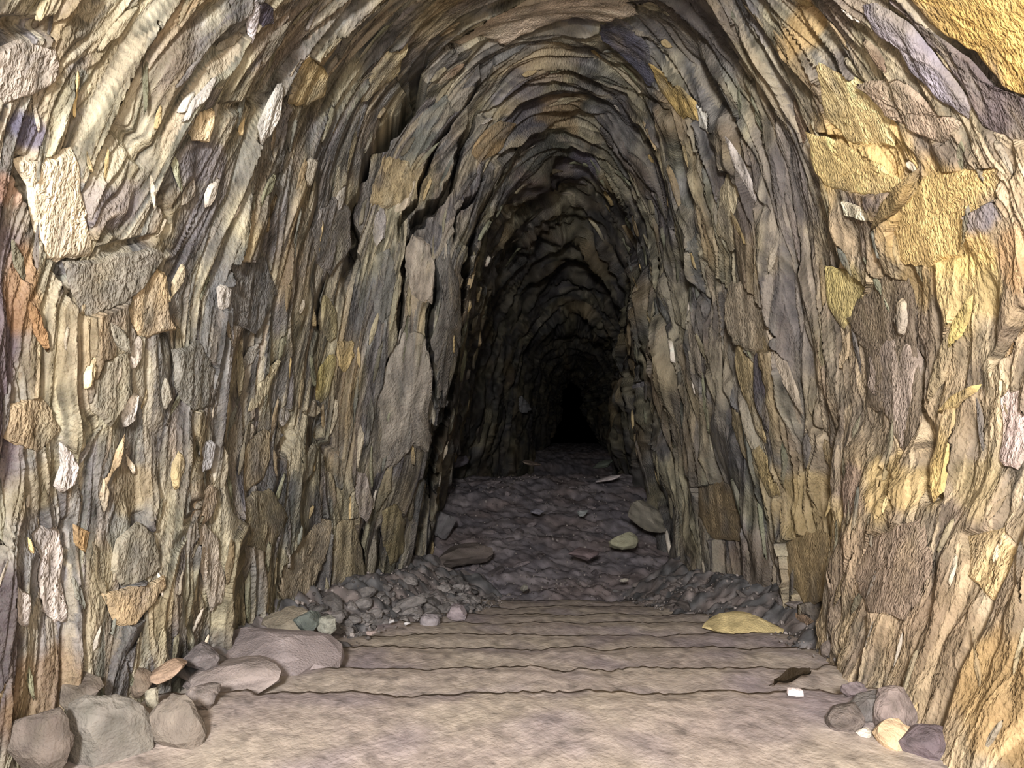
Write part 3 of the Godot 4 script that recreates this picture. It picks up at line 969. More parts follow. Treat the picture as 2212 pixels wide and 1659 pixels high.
	slab("rock_slab", [Vector2(0.279, 6.58), Vector2(0.295, 6.88), Vector2(0.273, 7.31), Vector2(0.234, 7.64), Vector2(0.208, 7.57), Vector2(0.18, 7.38), Vector2(0.204, 7.02), Vector2(0.222, 6.78), Vector2(0.24, 6.85), Vector2(0.263, 6.92)], paint(102, 99, 95), 0.0135, Vector2(0, 0.04))
	slab("rock_slab", [Vector2(0.401, 4.86), Vector2(0.423, 4.88), Vector2(0.445, 4.81), Vector2(0.463, 4.83), Vector2(0.485, 4.86), Vector2(0.513, 4.81), Vector2(0.541, 4.88), Vector2(0.557, 5.01), Vector2(0.529, 5.16), Vector2(0.501, 5.13), Vector2(0.477, 5.21), Vector2(0.455, 5.29), Vector2(0.447, 5.37), Vector2(0.439, 5.21), Vector2(0.431, 5.08), Vector2(0.415, 5.06)], paint(225, 209, 190), 0.0405, Vector2(0, 0.04))
	slab("rock_flake", [Vector2(0.507, 5.06), Vector2(0.521, 4.98), Vector2(0.547, 4.98), Vector2(0.555, 5.03), Vector2(0.529, 5.18), Vector2(0.513, 5.16)], paint(235, 228, 222), 0.063, Vector2(0, 0.04))
	slab("rock_flake", [Vector2(0.649, 5.21), Vector2(0.661, 5.11), Vector2(0.675, 5.06), Vector2(0.679, 5.13), Vector2(0.665, 5.26)], paint(225, 222, 212), 0.0135, Vector2(0, 0.08))
	slab("rock_slab", [Vector2(0.587, 5.48), Vector2(0.615, 5.37), Vector2(0.649, 5.21), Vector2(0.661, 5.26), Vector2(0.643, 5.5), Vector2(0.611, 5.59), Vector2(0.597, 5.53)], paint(182, 158, 105), 0.009, Vector2(0, 0.04))
	slab("rock_slab", [Vector2(0.525, 5.31), Vector2(0.545, 5.21), Vector2(0.579, 5.34), Vector2(0.599, 5.59), Vector2(0.593, 5.7), Vector2(0.555, 5.64), Vector2(0.529, 5.53)], paint(92, 92, 106), 0.009, Vector2(0, 0.04))
	slab("rock_slab", [Vector2(0.667, 3.55), Vector2(0.687, 3.29), Vector2(0.707, 3.17), Vector2(0.719, 3.25), Vector2(0.711, 3.55), Vector2(0.693, 3.69)], paint(250, 228, 172), 0.009, Vector2(0, 0.02))
	slab("rock_slab", [Vector2(0.697, 3.84), Vector2(0.709, 3.59), Vector2(0.725, 3.34), Vector2(0.735, 3.23), Vector2(0.741, 3.23), Vector2(0.737, 3.53), Vector2(0.727, 3.83), Vector2(0.715, 3.88)], paint(246, 220, 158), 0.009, Vector2(0, 0.02))
	slab("rock_flake", [Vector2(0.737, 3.69), Vector2(0.747, 3.45), Vector2(0.752, 3.46), Vector2(0.745, 3.68)], paint(238, 228, 202), 0.0135, Vector2(0, 0.04))
	slab("rock_slab", [Vector2(0.737, 3.03), Vector2(0.737, 2.82), Vector2(0.737, 2.63), Vector2(0.749, 2.66), Vector2(0.756, 2.84), Vector2(0.774, 2.91), Vector2(0.776, 3.12), Vector2(0.772, 3.31), Vector2(0.758, 3.36)], paint(228, 198, 138), 0.009, Vector2(0, 0))
	slab("rock_slab", [Vector2(0.687, 3.29), Vector2(0.693, 2.98), Vector2(0.709, 2.89), Vector2(0.717, 2.78), Vector2(0.725, 2.89), Vector2(0.717, 3), Vector2(0.705, 3.17)], paint(186, 166, 146), 0.0135, Vector2(0, 0))
	slab("rock_slab", [Vector2(0.657, 2.94), Vector2(0.659, 2.88), Vector2(0.671, 2.81), Vector2(0.683, 2.78), Vector2(0.709, 2.71), Vector2(0.715, 2.75), Vector2(0.707, 2.82), Vector2(0.693, 2.89), Vector2(0.679, 2.89), Vector2(0.669, 2.95)], paint(158, 152, 164), 0.0225, Vector2(0, 0.04))
	slab("rock_slab", [Vector2(0.659, 2.82), Vector2(0.679, 2.73), Vector2(0.693, 2.62), Vector2(0.707, 2.56), Vector2(0.715, 2.42), Vector2(0.731, 2.47), Vector2(0.721, 2.67), Vector2(0.707, 2.69), Vector2(0.681, 2.77)], paint(108, 98, 100), 0.009, Vector2(0, 0))
	slab("rock_slab", [Vector2(0.653, 2.7), Vector2(0.679, 2.69), Vector2(0.691, 2.57), Vector2(0.707, 2.52), Vector2(0.715, 2.42), Vector2(0.721, 2.28), Vector2(0.685, 2.04)], paint(216, 180, 112), 0.0315, Vector2(0, 0))
	slab("rock_slab", [Vector2(0.78, 5.21), Vector2(0.784, 4.96), Vector2(0.8, 4.72), Vector2(0.812, 4.62), Vector2(0.822, 4.74), Vector2(0.822, 4.98), Vector2(0.816, 5.21), Vector2(0.8, 5.29)], paint(160, 148, 130), 0.0135, Vector2(0, 0.06))
	slab("rock_slab", [Vector2(0.77, 4.08), Vector2(0.772, 3.83), Vector2(0.782, 3.68), Vector2(0.792, 3.84), Vector2(0.8, 3.96), Vector2(0.79, 4.08)], paint(206, 190, 132), 0.009, Vector2(0, 0.04))
	slab("rock_slab", [Vector2(0.776, 3.5), Vector2(0.782, 3.34), Vector2(0.788, 3.31), Vector2(0.806, 3.31), Vector2(0.834, 3.26), Vector2(0.868, 3.25), Vector2(0.864, 3.31), Vector2(0.844, 3.5), Vector2(0.836, 3.73), Vector2(0.812, 3.73), Vector2(0.796, 3.88), Vector2(0.788, 3.77)], paint(124, 112, 98), 0.01125, Vector2(0, 0))
	slab("rock_slab", [Vector2(0.806, 3.53), Vector2(0.81, 3.33), Vector2(0.818, 3.28), Vector2(0.832, 3.31), Vector2(0.86, 3.28), Vector2(0.864, 3.34), Vector2(0.844, 3.53), Vector2(0.828, 3.71), Vector2(0.814, 3.69)], paint(166, 152, 142), 0.0225, Vector2(0, 0.02))
	slab("rock_slab", [Vector2(0.832, 2.66), Vector2(0.828, 2.57), Vector2(0.85, 2.47), Vector2(0.86, 2.52), Vector2(0.858, 2.62)], paint(206, 186, 180), 0.009, Vector2(0, 0))
	slab("rock_slab", [Vector2(0.705, 4.96), Vector2(0.713, 4.91), Vector2(0.735, 4.96), Vector2(0.76, 5.01), Vector2(0.758, 5.18), Vector2(0.741, 5.31), Vector2(0.719, 5.18)], paint(190, 178, 150), 0.009, Vector2(0, 0.08))
	slab("rock_slab", [Vector2(0.868, 2.98), Vector2(0.84, 2.95), Vector2(0.838, 2.91), Vector2(0.856, 2.89), Vector2(0.876, 2.88), Vector2(0.882, 2.92)], paint(205, 178, 122), 0.0135, Vector2(0, 0))
	slab("rock_slab", [Vector2(0.936, 4.98), Vector2(0.922, 4.4), Vector2(0.932, 4.12), Vector2(0.956, 4.27), Vector2(0.966, 4.76), Vector2(0.956, 5.01)], paint(172, 152, 118), 0.009, Vector2(0, 0))
	slab("rock_slab", [Vector2(0.908, 3.36), Vector2(0.892, 2.97), Vector2(0.914, 2.82), Vector2(0.936, 2.89), Vector2(0.944, 3.21), Vector2(0.932, 3.48)], paint(160, 142, 126), 0.009, Vector2(0, 0))
	slab("rock_slab", [Vector2(0.892, 2.71), Vector2(0.884, 2.53), Vector2(0.898, 2.4), Vector2(0.912, 2.47), Vector2(0.908, 2.63)], paint(196, 172, 130), 0.009, Vector2(0, 0))
	slab("rock_slab", [Vector2(0.916, 6.78), Vector2(0.908, 6.17), Vector2(0.924, 5.75), Vector2(0.944, 5.93), Vector2(0.948, 6.62), Vector2(0.936, 6.85)], paint(140, 124, 98), 0.0135, Vector2(0, 0.04))
	slab("rock_slab", [Vector2(0.265, 2.1), Vector2(0.275, 2.29), Vector2(0.267, 2.34), Vector2(0.255, 2.38), Vector2(0.244, 2.43), Vector2(0.24, 2.43), Vector2(0.236, 2.25), Vector2(0.248, 2.2), Vector2(0.259, 2.16)], paint(220, 206, 180), 0.0135, Vector2(0, 0.06))
	slab("rock_slab", [Vector2(0.236, 2.32), Vector2(0.242, 2.67), Vector2(0.238, 2.75), Vector2(0.226, 2.66), Vector2(0.22, 2.57), Vector2(0.216, 2.41)], paint(123, 119, 110), 0.009, Vector2(0, 0.04))
	slab("rock_flake", [Vector2(0.297, 2.73), Vector2(0.301, 2.85), Vector2(0.295, 2.88), Vector2(0.287, 2.87), Vector2(0.287, 2.8), Vector2(0.291, 2.74)], paint(214, 195, 159), 0.0135, Vector2(0, 0.06))
	slab("rock_flake", [Vector2(0.331, 3.45), Vector2(0.341, 3.51), Vector2(0.339, 3.75), Vector2(0.329, 3.86), Vector2(0.319, 3.73), Vector2(0.317, 3.55)], paint(195, 177, 135), 0.0135, Vector2(0, 0.06))
	slab("rock_flake", [Vector2(0.351, 2.81), Vector2(0.351, 2.89), Vector2(0.345, 2.94), Vector2(0.341, 2.89), Vector2(0.345, 2.82)], paint(66, 63, 75), 0.009, Vector2(0, 0.04))
	slab("rock_slab", [Vector2(0.289, 1.91), Vector2(0.297, 2), Vector2(0.301, 2.12), Vector2(0.295, 2.16), Vector2(0.287, 2.1), Vector2(0.279, 2), Vector2(0.281, 1.93)], paint(160, 152, 143), 0.009, Vector2(0, 0.04))
	slab("rock_slab", [Vector2(0.224, 2.65), Vector2(0.234, 2.74), Vector2(0.23, 2.8), Vector2(0.214, 2.84), Vector2(0.206, 2.88), Vector2(0.204, 2.74), Vector2(0.206, 2.67), Vector2(0.218, 2.59)], paint(186, 166, 133), 0.0135, Vector2(0, 0.06))
	slab("rock_flake", [Vector2(0.174, 2.62), Vector2(0.18, 2.67), Vector2(0.18, 2.71), Vector2(0.168, 2.7), Vector2(0.166, 2.66)], paint(233, 228, 222), 0.0135, Vector2(0, 0.08))
	slab("rock_flake", [Vector2(0.166, 2.36), Vector2(0.16, 2.41), Vector2(0.154, 2.43), Vector2(0.146, 2.42), Vector2(0.144, 2.38), Vector2(0.148, 2.35), Vector2(0.156, 2.37)], paint(205, 198, 197), 0.0135, Vector2(0, 0.06))
	slab("rock_slab", [Vector2(0.128, 2.28), Vector2(0.13, 2.32), Vector2(0.126, 2.4), Vector2(0.114, 2.42), Vector2(0.104, 2.42), Vector2(0.09, 2.44), Vector2(0.08, 2.46), Vector2(0.084, 2.4), Vector2(0.092, 2.35), Vector2(0.108, 2.32), Vector2(0.116, 2.32), Vector2(0.122, 2.29)], paint(193, 184, 178), 0.0135, Vector2(0, 0.06))
	slab("rock_slab", [Vector2(0.108, 3.15), Vector2(0.11, 3.26), Vector2(0.1, 3.39), Vector2(0.09, 3.41), Vector2(0.072, 3.5), Vector2(0.06, 3.46), Vector2(0.058, 3.39), Vector2(0.078, 3.29), Vector2(0.096, 3.18)], paint(185, 175, 162), 0.0135, Vector2(0, 0.06))
	slab("rock_flake", [Vector2(0.126, 5.59), Vector2(0.12, 5.81), Vector2(0.1, 5.96), Vector2(0.084, 5.93), Vector2(0.094, 5.75), Vector2(0.112, 5.61)], paint(165, 156, 150), 0.0135, Vector2(0, 0.06))
	slab("rock_flake", [Vector2(0.206, 4.98), Vector2(0.206, 5.26), Vector2(0.198, 5.31), Vector2(0.19, 5.21), Vector2(0.194, 5.06)], paint(181, 162, 119), 0.0135, Vector2(0, 0.06))
	slab("rock_flake", [Vector2(0.176, 4.67), Vector2(0.17, 4.83), Vector2(0.166, 4.72), Vector2(0.168, 4.46)], paint(197, 186, 161), 0.0135, Vector2(0, 0.06))
	slab("rock_slab", [Vector2(0.088, 2.59), Vector2(0.086, 2.81), Vector2(0.088, 2.88), Vector2(0.082, 2.89), Vector2(0.074, 2.81), Vector2(0.068, 2.74), Vector2(0.072, 2.66)], paint(174, 154, 124), 0.0135, Vector2(0, 0.04))
	slab("rock_flake", [Vector2(0.126, 2.46), Vector2(0.12, 2.53), Vector2(0.11, 2.52), Vector2(0.116, 2.47)], paint(160, 134, 98), 0.009, Vector2(0, 0.04))
	slab("rock_slab", [Vector2(0.112, 2.66), Vector2(0.118, 2.75), Vector2(0.11, 2.84), Vector2(0.092, 2.88), Vector2(0.088, 2.8), Vector2(0.088, 2.7), Vector2(0.098, 2.63)], paint(134, 129, 116), 0.0135, Vector2(0, 0.04))
	slab("rock_slab", [Vector2(0.072, 4.42), Vector2(0.086, 4.6), Vector2(0.1, 5.16), Vector2(0.096, 5.29), Vector2(0.07, 5.21), Vector2(0.048, 4.96), Vector2(0.044, 4.58), Vector2(0.052, 4.38)], paint(172, 160, 139), 0.018, Vector2(0, 0.04))
	slab("rock_slab", [Vector2(0.092, 5.45), Vector2(0.09, 5.75), Vector2(0.06, 5.99), Vector2(0.044, 6.05), Vector2(0.04, 5.73), Vector2(0.042, 5.48), Vector2(0.07, 5.45)], paint(161, 150, 125), 0.018, Vector2(0, 0.04))
	slab("rock_slab", [Vector2(0.084, 6.42), Vector2(0.086, 6.72), Vector2(0.068, 7.02), Vector2(0.048, 7.09), Vector2(0.042, 6.85), Vector2(0.06, 6.58)], paint(145, 135, 106), 0.018, Vector2(0, 0.04))
	slab("rock_slab", [Vector2(0.319, 5.16), Vector2(0.331, 5.53), Vector2(0.327, 5.75), Vector2(0.309, 5.75), Vector2(0.291, 5.48), Vector2(0.285, 5.13), Vector2(0.301, 5.08)], paint(160, 145, 114), 0.0135, Vector2(0, 0.06))
	slab("rock_slab", [Vector2(0.281, 4.49), Vector2(0.275, 4.76), Vector2(0.255, 4.88), Vector2(0.24, 4.65), Vector2(0.248, 4.33), Vector2(0.263, 4.21), Vector2(0.273, 4.29)], paint(127, 124, 122), 0.0135, Vector2(0, 0.06))
	slab("rock_slab", [Vector2(0.253, 5.42), Vector2(0.263, 5.64), Vector2(0.246, 5.84), Vector2(0.222, 5.84), Vector2(0.216, 5.7), Vector2(0.23, 5.5)], paint(111, 111, 107), 0.0135, Vector2(0, 0.04))
	slab("rock_slab", [Vector2(0.369, 5.42), Vector2(0.391, 5.53), Vector2(0.389, 5.78), Vector2(0.355, 5.73), Vector2(0.327, 5.61), Vector2(0.331, 5.42)], paint(109, 111, 105), 0.0135, Vector2(0, 0.04))
	slab("rock_slab", [Vector2(0.401, 6.49), Vector2(0.429, 6.58), Vector2(0.439, 6.82), Vector2(0.409, 7.02), Vector2(0.385, 6.82), Vector2(0.387, 6.55)], paint(142, 122, 92), 0.0135, Vector2(0, 0.04))
	slab("rock_slab", [Vector2(0.196, 2.92), Vector2(0.2, 3.09), Vector2(0.188, 3.26), Vector2(0.17, 3.25), Vector2(0.166, 3.06), Vector2(0.18, 2.95)], paint(116, 115, 109), 0.009, Vector2(0, 0.04))
	slab("rock_slab", [Vector2(0.236, 3.25), Vector2(0.244, 3.68), Vector2(0.228, 3.88), Vector2(0.208, 3.68), Vector2(0.21, 3.38)], paint(108, 108, 108), 0.009, Vector2(0, 0.04))
	slab("rock_slab", [Vector2(0.198, 2.47), Vector2(0.2, 2.59), Vector2(0.182, 2.63), Vector2(0.17, 2.54), Vector2(0.18, 2.44)], paint(126, 121, 108), 0.009, Vector2(0, 0.04))
	slab("rock_slab", [Vector2(0.184, 2.13), Vector2(0.186, 2.26), Vector2(0.172, 2.35), Vector2(0.164, 2.26), Vector2(0.172, 2.13)], paint(143, 128, 105), 0.009, Vector2(0, 0.02))
	slab("rock_slab", [Vector2(0.12, 3.73), Vector2(0.124, 4.08), Vector2(0.106, 4.38), Vector2(0.082, 4.14), Vector2(0.092, 3.75)], paint(123, 116, 97), 0.0135, Vector2(0, 0.04))
	lens("rock_flake", 0.323, 3.33, 0.289, 3.28, 0.12, paint(209, 207, 201), 0.018, Vector2(0, 0.1))
	lens("rock_flake", 0.353, 2.77, 0.333, 2.88, 0.048, paint(204, 199, 203), 0.018, Vector2(0, 0.1))
	lens("rock_flake", 0.273, 3.01, 0.259, 2.98, 0.059, paint(201, 193, 181), 0.012, Vector2(0, 0.1))
	lens("rock_flake", 0.271, 2.88, 0.259, 2.84, 0.078, paint(180, 171, 156), 0.012, Vector2(0, 0.1))
	lens("rock_flake", 0.297, 4, 0.283, 3.9, 0.12, paint(183, 177, 163), 0.012, Vector2(0, 0.1))
	lens("rock_flake", 0.232, 2.77, 0.218, 2.85, 0.035, paint(221, 206, 173), 0.018, Vector2(0, 0.1))
	lens("rock_flake", 0.234, 2.94, 0.218, 2.89, 0.032, paint(199, 187, 157), 0.012, Vector2(0, 0.1))
	lens("rock_flake", 0.184, 2.87, 0.17, 2.88, 0.049, paint(191, 186, 170), 0.012, Vector2(0, 0.1))
	lens("rock_flake", 0.152, 3.28, 0.136, 3.2, 0.11, paint(168, 168, 171), 0.012, Vector2(0, 0.1))
	lens("rock_flake", 0.172, 4.25, 0.16, 4.25, 0.13, paint(196, 192, 187), 0.012, Vector2(0, 0.1))
	lens("rock_flake", 0.226, 3.28, 0.216, 3.21, 0.12, paint(196, 191, 184), 0.012, Vector2(0, 0.1))
	lens("rock_flake", 0.2, 2.43, 0.188, 2.4, 0.033, paint(198, 182, 150), 0.012, Vector2(0, 0.1))
	lens("rock_flake", 0.112, 2.18, 0.09, 2.25, 0.06, paint(175, 168, 163), 0.012, Vector2(0, 0.1))
	lens("rock_flake", 0.156, 5.59, 0.128, 5.61, 0.12, paint(183, 174, 155), 0.012, Vector2(0, 0.1))
	lens("rock_flake", 0.196, 5.01, 0.176, 4.72, 0.2, paint(179, 167, 116), 0.012, Vector2(0, 0.1))
	lens("rock_flake", 0.196, 4.06, 0.168, 3.77, 0.1, paint(189, 180, 153), 0.012, Vector2(0, 0.1))
	lens("rock_flake", 0.158, 4.06, 0.124, 3.77, 0.27, paint(162, 150, 126), 0.012, Vector2(0, 0.1))
	lens("rock_flake", 0.128, 3.36, 0.108, 3.15, 0.2, paint(166, 151, 132), 0.012, Vector2(0, 0.1))
	lens("rock_flake", 0.383, 4.4, 0.339, 4.38, 0.26, paint(191, 179, 145), 0.018, Vector2(0, 0.1))
	lens("rock_flake", 0.327, 5.78, 0.291, 5.61, 0.21, paint(189, 177, 157), 0.018, Vector2(0, 0.1))
	lens("rock_flake", 0.289, 4.53, 0.275, 4.58, 0.14, paint(168, 165, 161), 0.012, Vector2(0, 0.1))
	lens("rock_flake", 0.289, 5.39, 0.261, 5.42, 0.24, paint(152, 148, 146), 0.012, Vector2(0, 0.1))
	lens("rock_flake", 0.685, 4.88, 0.737, 4.69, 0.08, paint(214, 206, 200), 0.012, Vector2(0, 0.1))
	lens("rock_flake", 0.733, 3.06, 0.756, 3.48, 0.071, paint(126, 110, 80), 0.03, Vector2(0, 0.1))
	lens("rock_flake", 0.814, 5.26, 0.878, 5.06, 0.29, paint(168, 152, 118), 0.018, Vector2(0, 0.1))
	lens("rock_flake", 0.81, 4.72, 0.854, 4.46, 0.089, paint(176, 164, 148), 0.012, Vector2(0, 0.1))
	lens("rock_flake", 0.822, 4.91, 0.87, 4.91, 0.17, paint(84, 80, 86), 0.012, Vector2(0, 0.1))
	lens("rock_flake", 0.788, 3.36, 0.806, 3.39, 0.085, paint(194, 184, 168), 0.036, Vector2(0, 0.1))
	lens("rock_flake", 0.828, 2.81, 0.842, 2.97, 0.049, paint(214, 188, 124), 0.024, Vector2(0, 0.1))
	lens("rock_flake", 0.8, 2.59, 0.82, 2.74, 0.067, paint(222, 192, 152), 0.018, Vector2(0, 0.1))
	lens("rock_flake", 0.886, 2.51, 0.904, 2.46, 0.091, paint(218, 194, 162), 0.012, Vector2(0, 0.1))
	lens("rock_flake", 0.677, 5.39, 0.711, 5.39, 0.11, paint(170, 160, 140), 0.012, Vector2(0, 0.1))
	lens("rock_flake", 0.625, 5.29, 0.657, 5.21, 0.075, paint(190, 180, 150), 0.012, Vector2(0, 0.1))
	lens("rock_flake", 0.762, 5.64, 0.806, 5.42, 0.1, paint(150, 142, 132), 0.012, Vector2(0, 0.1))
	lens("rock_flake", 0.782, 6.29, 0.826, 6.17, 0.17, paint(140, 132, 120), 0.012, Vector2(0, 0.1))
	lens("rock_flake", 0.796, 7.34, 0.856, 7.31, 0.32, paint(132, 118, 100), 0.012, Vector2(0, 0.1))
	lens("rock_flake", 0.85, 5.67, 0.89, 5.59, 0.19, paint(140, 128, 104), 0.012, Vector2(0, 0.1))
	lens("rock_flake", 0.884, 5.26, 0.91, 4.96, 0.2, paint(176, 158, 118), 0.012, Vector2(0, 0.1))
	lens("rock_flake", 0.866, 4.35, 0.89, 4.14, 0.13, paint(176, 156, 120), 0.012, Vector2(0, 0.1))
	lens("rock_flake", 0.802, 3.92, 0.822, 4, 0.055, paint(190, 170, 140), 0.012, Vector2(0, 0.1))
	lens("rock_flake", 0.669, 3.9, 0.703, 4.06, 0.093, paint(128, 106, 88), 0.012, Vector2(0, 0.1))
	lens("rock_flake", 0.677, 4.27, 0.717, 4.35, 0.08, paint(140, 132, 124), 0.012, Vector2(0, 0.1))
	lens("rock_flake", 0.731, 4.42, 0.778, 4.35, 0.072, paint(146, 136, 130), 0.012, Vector2(0, 0.1))
	lens("rock_flake", 0.782, 4.35, 0.816, 4.31, 0.078, paint(132, 124, 112), 0.012, Vector2(0, 0.1))
	lens("rock_flake", 0.802, 2.94, 0.836, 3.1, 0.086, paint(150, 136, 110), 0.012, Vector2(0, 0.1))
	lens("rock_flake", 0.972, 4.79, 0.99, 4, 0.12, paint(176, 150, 128), 0.012, Vector2(0, 0.1))
	lens("rock_flake", 0.79, 2.87, 0.814, 2.98, 0.057, paint(196, 178, 118), 0.012, Vector2(0, 0.1))
	lens("rock_flake", 0.669, 3.04, 0.689, 3.01, 0.054, paint(130, 112, 96), 0.012, Vector2(0, 0.1))
	lens("rock_flake", 0.214, 2.49, 0.2, 2.59, 0.06, paint(139, 135, 123), 0.012, Vector2(0, 0.1))
	lens("rock_flake", 0.206, 2.67, 0.192, 2.65, 0.05, paint(172, 163, 153), 0.012, Vector2(0, 0.1))
	lens("rock_flake", 0.196, 2.56, 0.184, 2.53, 0.034, paint(186, 175, 162), 0.012, Vector2(0, 0.1))
	lens("rock_flake", 0.162, 2.65, 0.136, 2.56, 0.026, paint(178, 158, 128), 0.012, Vector2(0, 0.1))
	lens("rock_flake", 0.144, 2.57, 0.128, 2.58, 0.029, paint(189, 174, 147), 0.012, Vector2(0, 0.1))
	lens("rock_flake", 0.148, 2.98, 0.13, 2.97, 0.053, paint(172, 157, 121), 0.012, Vector2(0, 0.1))
	lens("rock_flake", 0.15, 3.45, 0.126, 3.45, 0.047, paint(156, 149, 132), 0.012, Vector2(0, 0.1))
	lens("rock_flake", 0.242, 3.45, 0.224, 3.43, 0.056, paint(140, 140, 140), 0.006, Vector2(0, 0.1))
	lens("rock_flake", 0.204, 3.83, 0.184, 3.6, 0.062, paint(149, 147, 141), 0.006, Vector2(0, 0.1))
	lens("rock_flake", 0.315, 2.75, 0.295, 2.67, 0.034, paint(168, 165, 161), 0.012, Vector2(0, 0.1))
	lens("rock_flake", 0.307, 2.7, 0.297, 2.65, 0.029, paint(193, 189, 178), 0.012, Vector2(0, 0.1))
	lens("rock_flake", 0.335, 2.84, 0.325, 2.78, 0.051, paint(156, 149, 134), 0.012, Vector2(0, 0.1))
	lens("rock_flake", 0.329, 2.36, 0.309, 2.29, 0.03, paint(146, 138, 117), 0.012, Vector2(0, 0.1))
	lens("rock_flake", 0.313, 2.05, 0.305, 2.04, 0.019, paint(164, 155, 127), 0.012, Vector2(0, 0.1))
	lens("rock_flake", 0.349, 3.03, 0.325, 3, 0.065, paint(109, 105, 94), 0.012, Vector2(0, 0.1))
	lens("rock_flake", 0.351, 3.79, 0.329, 3.83, 0.092, paint(119, 119, 113), 0.012, Vector2(0, 0.1))
	lens("rock_flake", 0.379, 3.75, 0.349, 3.9, 0.092, paint(114, 113, 105), 0.012, Vector2(0, 0.1))
	lens("rock_flake", 0.415, 5.31, 0.387, 5.24, 0.11, paint(140, 120, 100), 0.012, Vector2(0, 0.1))
	lens("rock_flake", 0.228, 4.67, 0.206, 4.96, 0.18, paint(145, 137, 107), 0.012, Vector2(0, 0.1))
	lens("rock_flake", 0.15, 4.76, 0.128, 4.53, 0.17, paint(137, 133, 119), 0.012, Vector2(0, 0.1))
	lens("rock_flake", 0.142, 5.24, 0.116, 5.39, 0.12, paint(110, 111, 108), 0.012, Vector2(0, 0.1))
	lens("rock_flake", 0.176, 5.11, 0.154, 5.08, 0.089, paint(172, 164, 145), 0.012, Vector2(0, 0.1))
	lens("rock_flake", 0.122, 6.39, 0.084, 6.26, 0.19, paint(122, 114, 95), 0.018, Vector2(0, 0.1))
	lens("rock_flake", 0.172, 5.73, 0.142, 5.75, 0.1, paint(108, 107, 99), 0.012, Vector2(0, 0.1))
	lens("rock_flake", 0.222, 2.18, 0.204, 2.26, 0.039, paint(140, 111, 81), 0.012, Vector2(0, 0.1))
	lens("rock_flake", 0.359, 9.19, 0.333, 10.41, 0.35, paint(96, 92, 88), 0.018, Vector2(0, 0.1))
	lens("rock_flake", 0.315, 8.57, 0.271, 8.92, 0.35, paint(110, 104, 98), 0.018, Vector2(0, 0.1))
	lens("rock_flake", 0.399, 9.01, 0.355, 9.05, 0.35, paint(96, 92, 86), 0.018, Vector2(0, 0.1))
	lens("rock_flake", 0.226, 9.95, 0.188, 9.9, 0.35, paint(120, 114, 110), 0.018, Vector2(0, 0.1))
	lens("rock_flake", 0.16, 8.96, 0.108, 9.95, 0.35, paint(98, 90, 82), 0.018, Vector2(0, 0.1))
	lens("rock_flake", 0.166, 12.27, 0.102, 12.51, 0.35, paint(84, 78, 72), 0.018, Vector2(0, 0.1))
	lens("rock_flake", 0.15, 17.38, 0.18, 15.89, 0.35, paint(210, 210, 214), 0.03, Vector2(0, 0.1))
	lens("rock_flake", 0.812, 9.52, 0.814, 8.4, 0.085, paint(190, 186, 190), 0.024, Vector2(0, 0.1))
	scatter_flakes()


